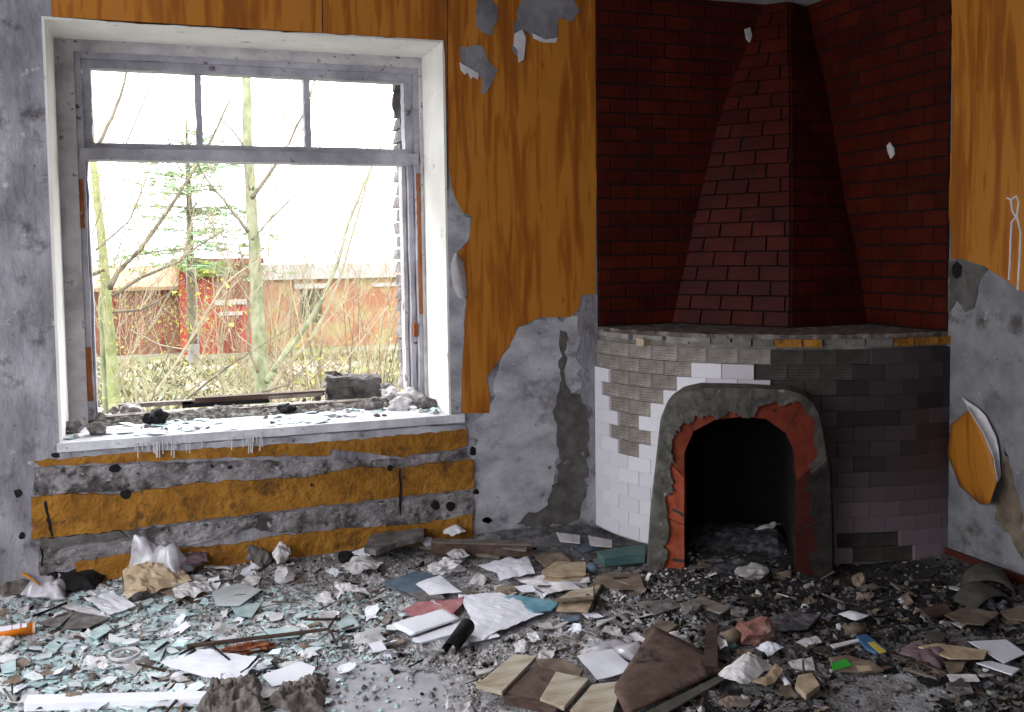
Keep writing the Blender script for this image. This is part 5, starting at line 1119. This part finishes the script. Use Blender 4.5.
def buds(name, Y, pts, n, rad, m, parent, s=.02, seed=1):
    rg = random.Random(seed); b = MB()
    for k in range(n):
        i = rg.randrange(len(pts)-1); t = rg.random(); x = pts[i][0]+(pts[i+1][0]-pts[i][0])*t; y = pts[i][1]+(pts[i+1][1]-pts[i][1])*t
        P = on_y(x, y, Y)+Vector((rg.gauss(0, rad), rg.gauss(0, rad), rg.gauss(0, rad))); q = s*rg.uniform(.5, 1.3)
        a, c = Vector((rg.gauss(0, q), rg.gauss(0, q), rg.gauss(0, q))), Vector((rg.gauss(0, q), rg.gauss(0, q), rg.gauss(0, q))); b.add([P, P+a, P+a+c, P+c], [(0, 1, 2, 3)])
    o = b.build(name, m, parent); o['kind'] = 'stuff'; return o
t1 = empty('poplar_tree', (0, 0, 0)); tag(t1, 'pale green poplar trunk with two leaning stems in front of the window middle', 'tree')
traced('trunk', 11.0, [([(266, 560), (264, 470), (262, 400), (259, 350), (256, 280), (251, 200), (247, 140), (246, 60), (244, -60)], .105, .042)], 'bark', t1)
traced('branch', 11.0, [([(266, 382), (276, 366), (300, 335), (322, 300), (338, 262), (352, 214), (366, 180), (384, 140)], .035, .012)], 'bark', t1)
traced('branch', 11.05, [([(268, 392), (282, 372), (310, 340), (326, 312), (341, 275), (356, 222), (376, 150)], .030, .010)], 'twig_pale', t1)
traced('branch', 10.9, [([(258, 372), (249, 350), (248, 300), (243, 262), (238, 244)], .020, .008), ([(250, 352), (235, 362), (205, 384), (176, 408)], .008, .014), ([(248, 232), (228, 206), (206, 178), (190, 150)], .02, .006), ([(252, 198), (268, 176), (285, 150), (306, 108), (318, 70)], .026, .008), ([(252, 240), (268, 222), (300, 190), (336, 160)], .012, .004), ([(247, 150), (232, 130), (212, 110), (204, 84)], .012, .004), ([(250, 190), (244, 160), (238, 120), (232, 80)], .01, .004), ([(262, 392), (290, 384), (316, 356)], .014, .006)], 'twig', t1)
b = MB(); rg = random.Random(11)
for x, y in ((300, 335), (322, 300), (338, 262), (352, 214), (276, 366), (285, 150), (268, 222), (228, 206), (256, 280), (310, 340), (249, 300)):
    for k in range(3): grow(b, on_y(x, y, 11.1), Vector((rg.uniform(-.5, .8), rg.uniform(-.2, .5), .9)).normalized(), .007, .8, 2, rg, .4)
traced('thin_branch', 10.8, [([(252, 262), (285, 232), (318, 204), (352, 166)], .007, .002), ([(338, 262), (334, 240), (336, 222), (334, 208)], .005, .002), ([(345, 240), (350, 222), (346, 196), (348, 168)], .006, .003), ([(290, 66), (288, 95), (284, 120), (280, 150), (276, 190)], .004, .007),
    ([(374, 70), (372, 96), (369, 130), (366, 170), (356, 214)], .003, .007), ([(258, 62), (259, 90), (264, 118), (272, 150), (270, 230), (268, 260)], .004, .008), ([(358, 108), (350, 128), (344, 150)], .003, .005), ([(352, 226), (368, 206), (388, 180), (398, 168)], .005, .002), ([(318, 62), (308, 112), (296, 150)], .006, .008), ([(266, 262), (300, 246), (330, 250), (346, 236)], .004, .003), ([(320, 402), (336, 376), (352, 352), (370, 330), (388, 306)], .010, .004), ([(310, 395), (304, 352), (298, 318), (290, 280)], .008, .004)], 'twig_pale', t1)
o = b.build('twigs', 'twig_pale', t1); o['kind'] = 'stuff'
t2 = empty('mossy_tree', (0, 0, 0)); tag(t2, 'mossy yellow-green young tree beside the left window jamb', 'tree')
traced('trunk', 9.0, [([(124, 520), (119, 440), (114, 400), (110, 340), (106, 285), (101, 235), (96, 190), (92, 150), (88, 60), (86, -40)], .062, .022)], 'bark_moss', t2)
traced('trunk', 9.2, [([(104, 520), (106, 420), (103, 360), (101, 300), (104, 280)], .03, .022)], 'bark', t2)
traced('branch', 9.0, [([(110, 288), (118, 272), (140, 250), (165, 215), (188, 180), (206, 150), (230, 100)], .026, .010), ([(112, 296), (140, 278), (178, 262), (198, 246), (224, 230)], .016, .007), ([(113, 312), (140, 310), (160, 300), (185, 280)], .014, .006), ([(104, 270), (88, 276), (80, 264)], .02, .012), ([(96, 250), (110, 238), (128, 222), (140, 196), (152, 162)], .010, .005), ([(98, 145), (112, 118), (122, 90), (130, 60)], .018, .010), ([(92, 235), (104, 200), (120, 160), (128, 120), (140, 70)], .006, .003), ([(150, 404), (162, 372), (176, 330)], .007, .004), ([(176, 402), (210, 375), (240, 360), (262, 345), (300, 322)], .006, .003)], 'twig', t2)
traced('thin_branch', 9.1, [([(158, 62), (148, 90), (136, 120), (122, 152)], .006, .008), ([(178, 120), (160, 132), (140, 146)], .003, .005), ([(206, 170), (196, 200), (188, 240), (176, 282), (150, 330)], .004, .009), ([(150, 168), (138, 200), (122, 236), (114, 268)], .003, .007)], 'twig_pale', t2)
traced('branch', 9.3, [([(150, 400), (170, 372), (184, 352), (205, 315), (222, 286), (245, 268)], .014, .006), ([(204, 300), (232, 330), (260, 352), (300, 372)], .006, .004), ([(130, 330), (160, 345), (190, 350), (218, 376), (224, 392)], .008, .006)], 'twig_pale', t2)
b = MB(); rg = random.Random(17)
for x, y in ((118, 272), (140, 250), (165, 215), (140, 278), (178, 262), (110, 340), (114, 380), (101, 235), (140, 310), (170, 372), (205, 315)):
    for k in range(3): grow(b, on_y(x, y, 9.1), Vector((rg.uniform(-.4, .9), rg.uniform(-.2, .5), .9)).normalized(), .006, .6, 2, rg, .45)
o = b.build('twigs', 'twig_pale', t2); o['kind'] = 'stuff'
buds('buds', 9.0, [(92, 165), (98, 210), (103, 270), (110, 330), (116, 400)], 240, .05, 'bud', t2, .009); buds('buds', 9.2, [(160, 330), (175, 280), (182, 300), (150, 350), (165, 320), (185, 320)], 260, .12, 'bud', t2, .009, 4); buds('buds', 9.1, [(120, 250), (135, 215), (165, 170), (150, 200)], 110, .12, 'bud', t2, .009, 6)
# spruce
sp_ = empty('spruce_tree', (0, 0, 0)); tag(sp_, 'sparse green spruce standing before the red block', 'tree'); SY = 33.0
traced('trunk', SY, [([(192, 344), (191, 280), (189, 200), (187, 150), (186, 118)], .16, .03)], 'twig', sp_)
b = MB(); nb_ = MB(); rg = random.Random(23)
for k in range(70):
    t = rg.random()**.8; y = 126+t*140; A = on_y(187+t*3, y, SY); L = .3+3.1*t**.7*rg.uniform(.6, 1.1); a_ = rg.uniform(0, 6.28); d = Vector((math.cos(a_), math.sin(a_), -.12+.5*(1-t)))
    Q = [A+d*L*s+Vector((0, 0, -.25*s*s*L*.3)) for s in (0, .35, .7, 1)]; b.tube(Q, [.022, .016, .01, .004], 3)
    for i in range(44):
        s = rg.uniform(.15, 1.02); p = A+d*L*s+Vector((0, 0, -.25*s*s*L*.3)); q = .2; e = Vector((rg.gauss(0, q), rg.gauss(0, q), rg.gauss(-.02, .07))); w_ = Vector((rg.gauss(0, .04), rg.gauss(0, .04), rg.gauss(0, .04)))
        nb_.add([p, p+e, p+e*.9+w_], [(0, 1, 2)])
o = b.build('branches', 'twig', sp_); o['kind'] = 'stuff'; o = nb_.build('needles', 'needle', sp_); o['kind'] = 'stuff'
# bare saplings of the thicket
rg = random.Random(31); made = 0
for k in range(30):
    Y = rg.choice([rg.uniform(12, 20), rg.uniform(20, 40)]); x = rg.uniform(92, 402) if k % 3 else rg.uniform(290, 402); P = on_y(x, 400, Y); P.z = GZ; H_ = (GZ*-1+1.6)*rg.uniform(.75, 1.15) if Y < 20 else rg.uniform(2.2, 4.2)
    s_ = empty('bare_sapling', P); far = Y > 20
    tag(s_, ('thin bare sapling in the dry thicket, behind the %s of the window' if far else 'tall bare shoot close outside the window, behind its %s') % ('left third' if x < 200 else 'middle third' if x < 300 else 'right third'), 'sapling', 'bare saplings of the far thicket' if far else 'bare shoots near the window')
    for st in range(2 if far else 1):
        tr = MB(); dd_ = Vector((rg.gauss(0, .22), rg.gauss(0, .1), 1)).normalized(); p = Vector((rg.gauss(0, .2)*st, 0, 0)); Q = [p]
        for i in range(7): dd_ = (dd_+Vector((rg.gauss(0, .08), rg.gauss(0, .05), .05))).normalized(); p = p+dd_*H_/7; Q.append(p)
        r_ = .018 if not far else .03; tr.tube(Q, [r_*(1-.11*i) for i in range(8)], 4); tr.build('stem', 'twig_pale' if k % 3 else 'twig', s_)
        br = MB()
        for i in range(2, 8):
            for q in range(2): grow(br, Q[i], Vector((rg.gauss(0, .6), rg.gauss(0, .4), .8)).normalized(), r_*.3, H_*.22, 2, rg, .45)
        o = br.build('twigs', ['twig_pale', 'twig_pale', 'twig_red'][k % 3], s_); o['kind'] = 'stuff'
    if far and k % 2 == 0:
        bb2 = MB()
        for i in range(160):
            p = Q[rg.randrange(2, 8)]+Vector((rg.gauss(0, .5), rg.gauss(0, .3), rg.gauss(0, .3))); e = Vector((rg.gauss(0, .05), rg.gauss(0, .05), rg.gauss(0, .05))); w_ = Vector((rg.gauss(0, .05), 0, rg.gauss(0, .05))); bb2.add([p, p+e, p+w_], [(0, 1, 2)])
        o = bb2.build('buds', 'bud', s_); o['kind'] = 'stuff'
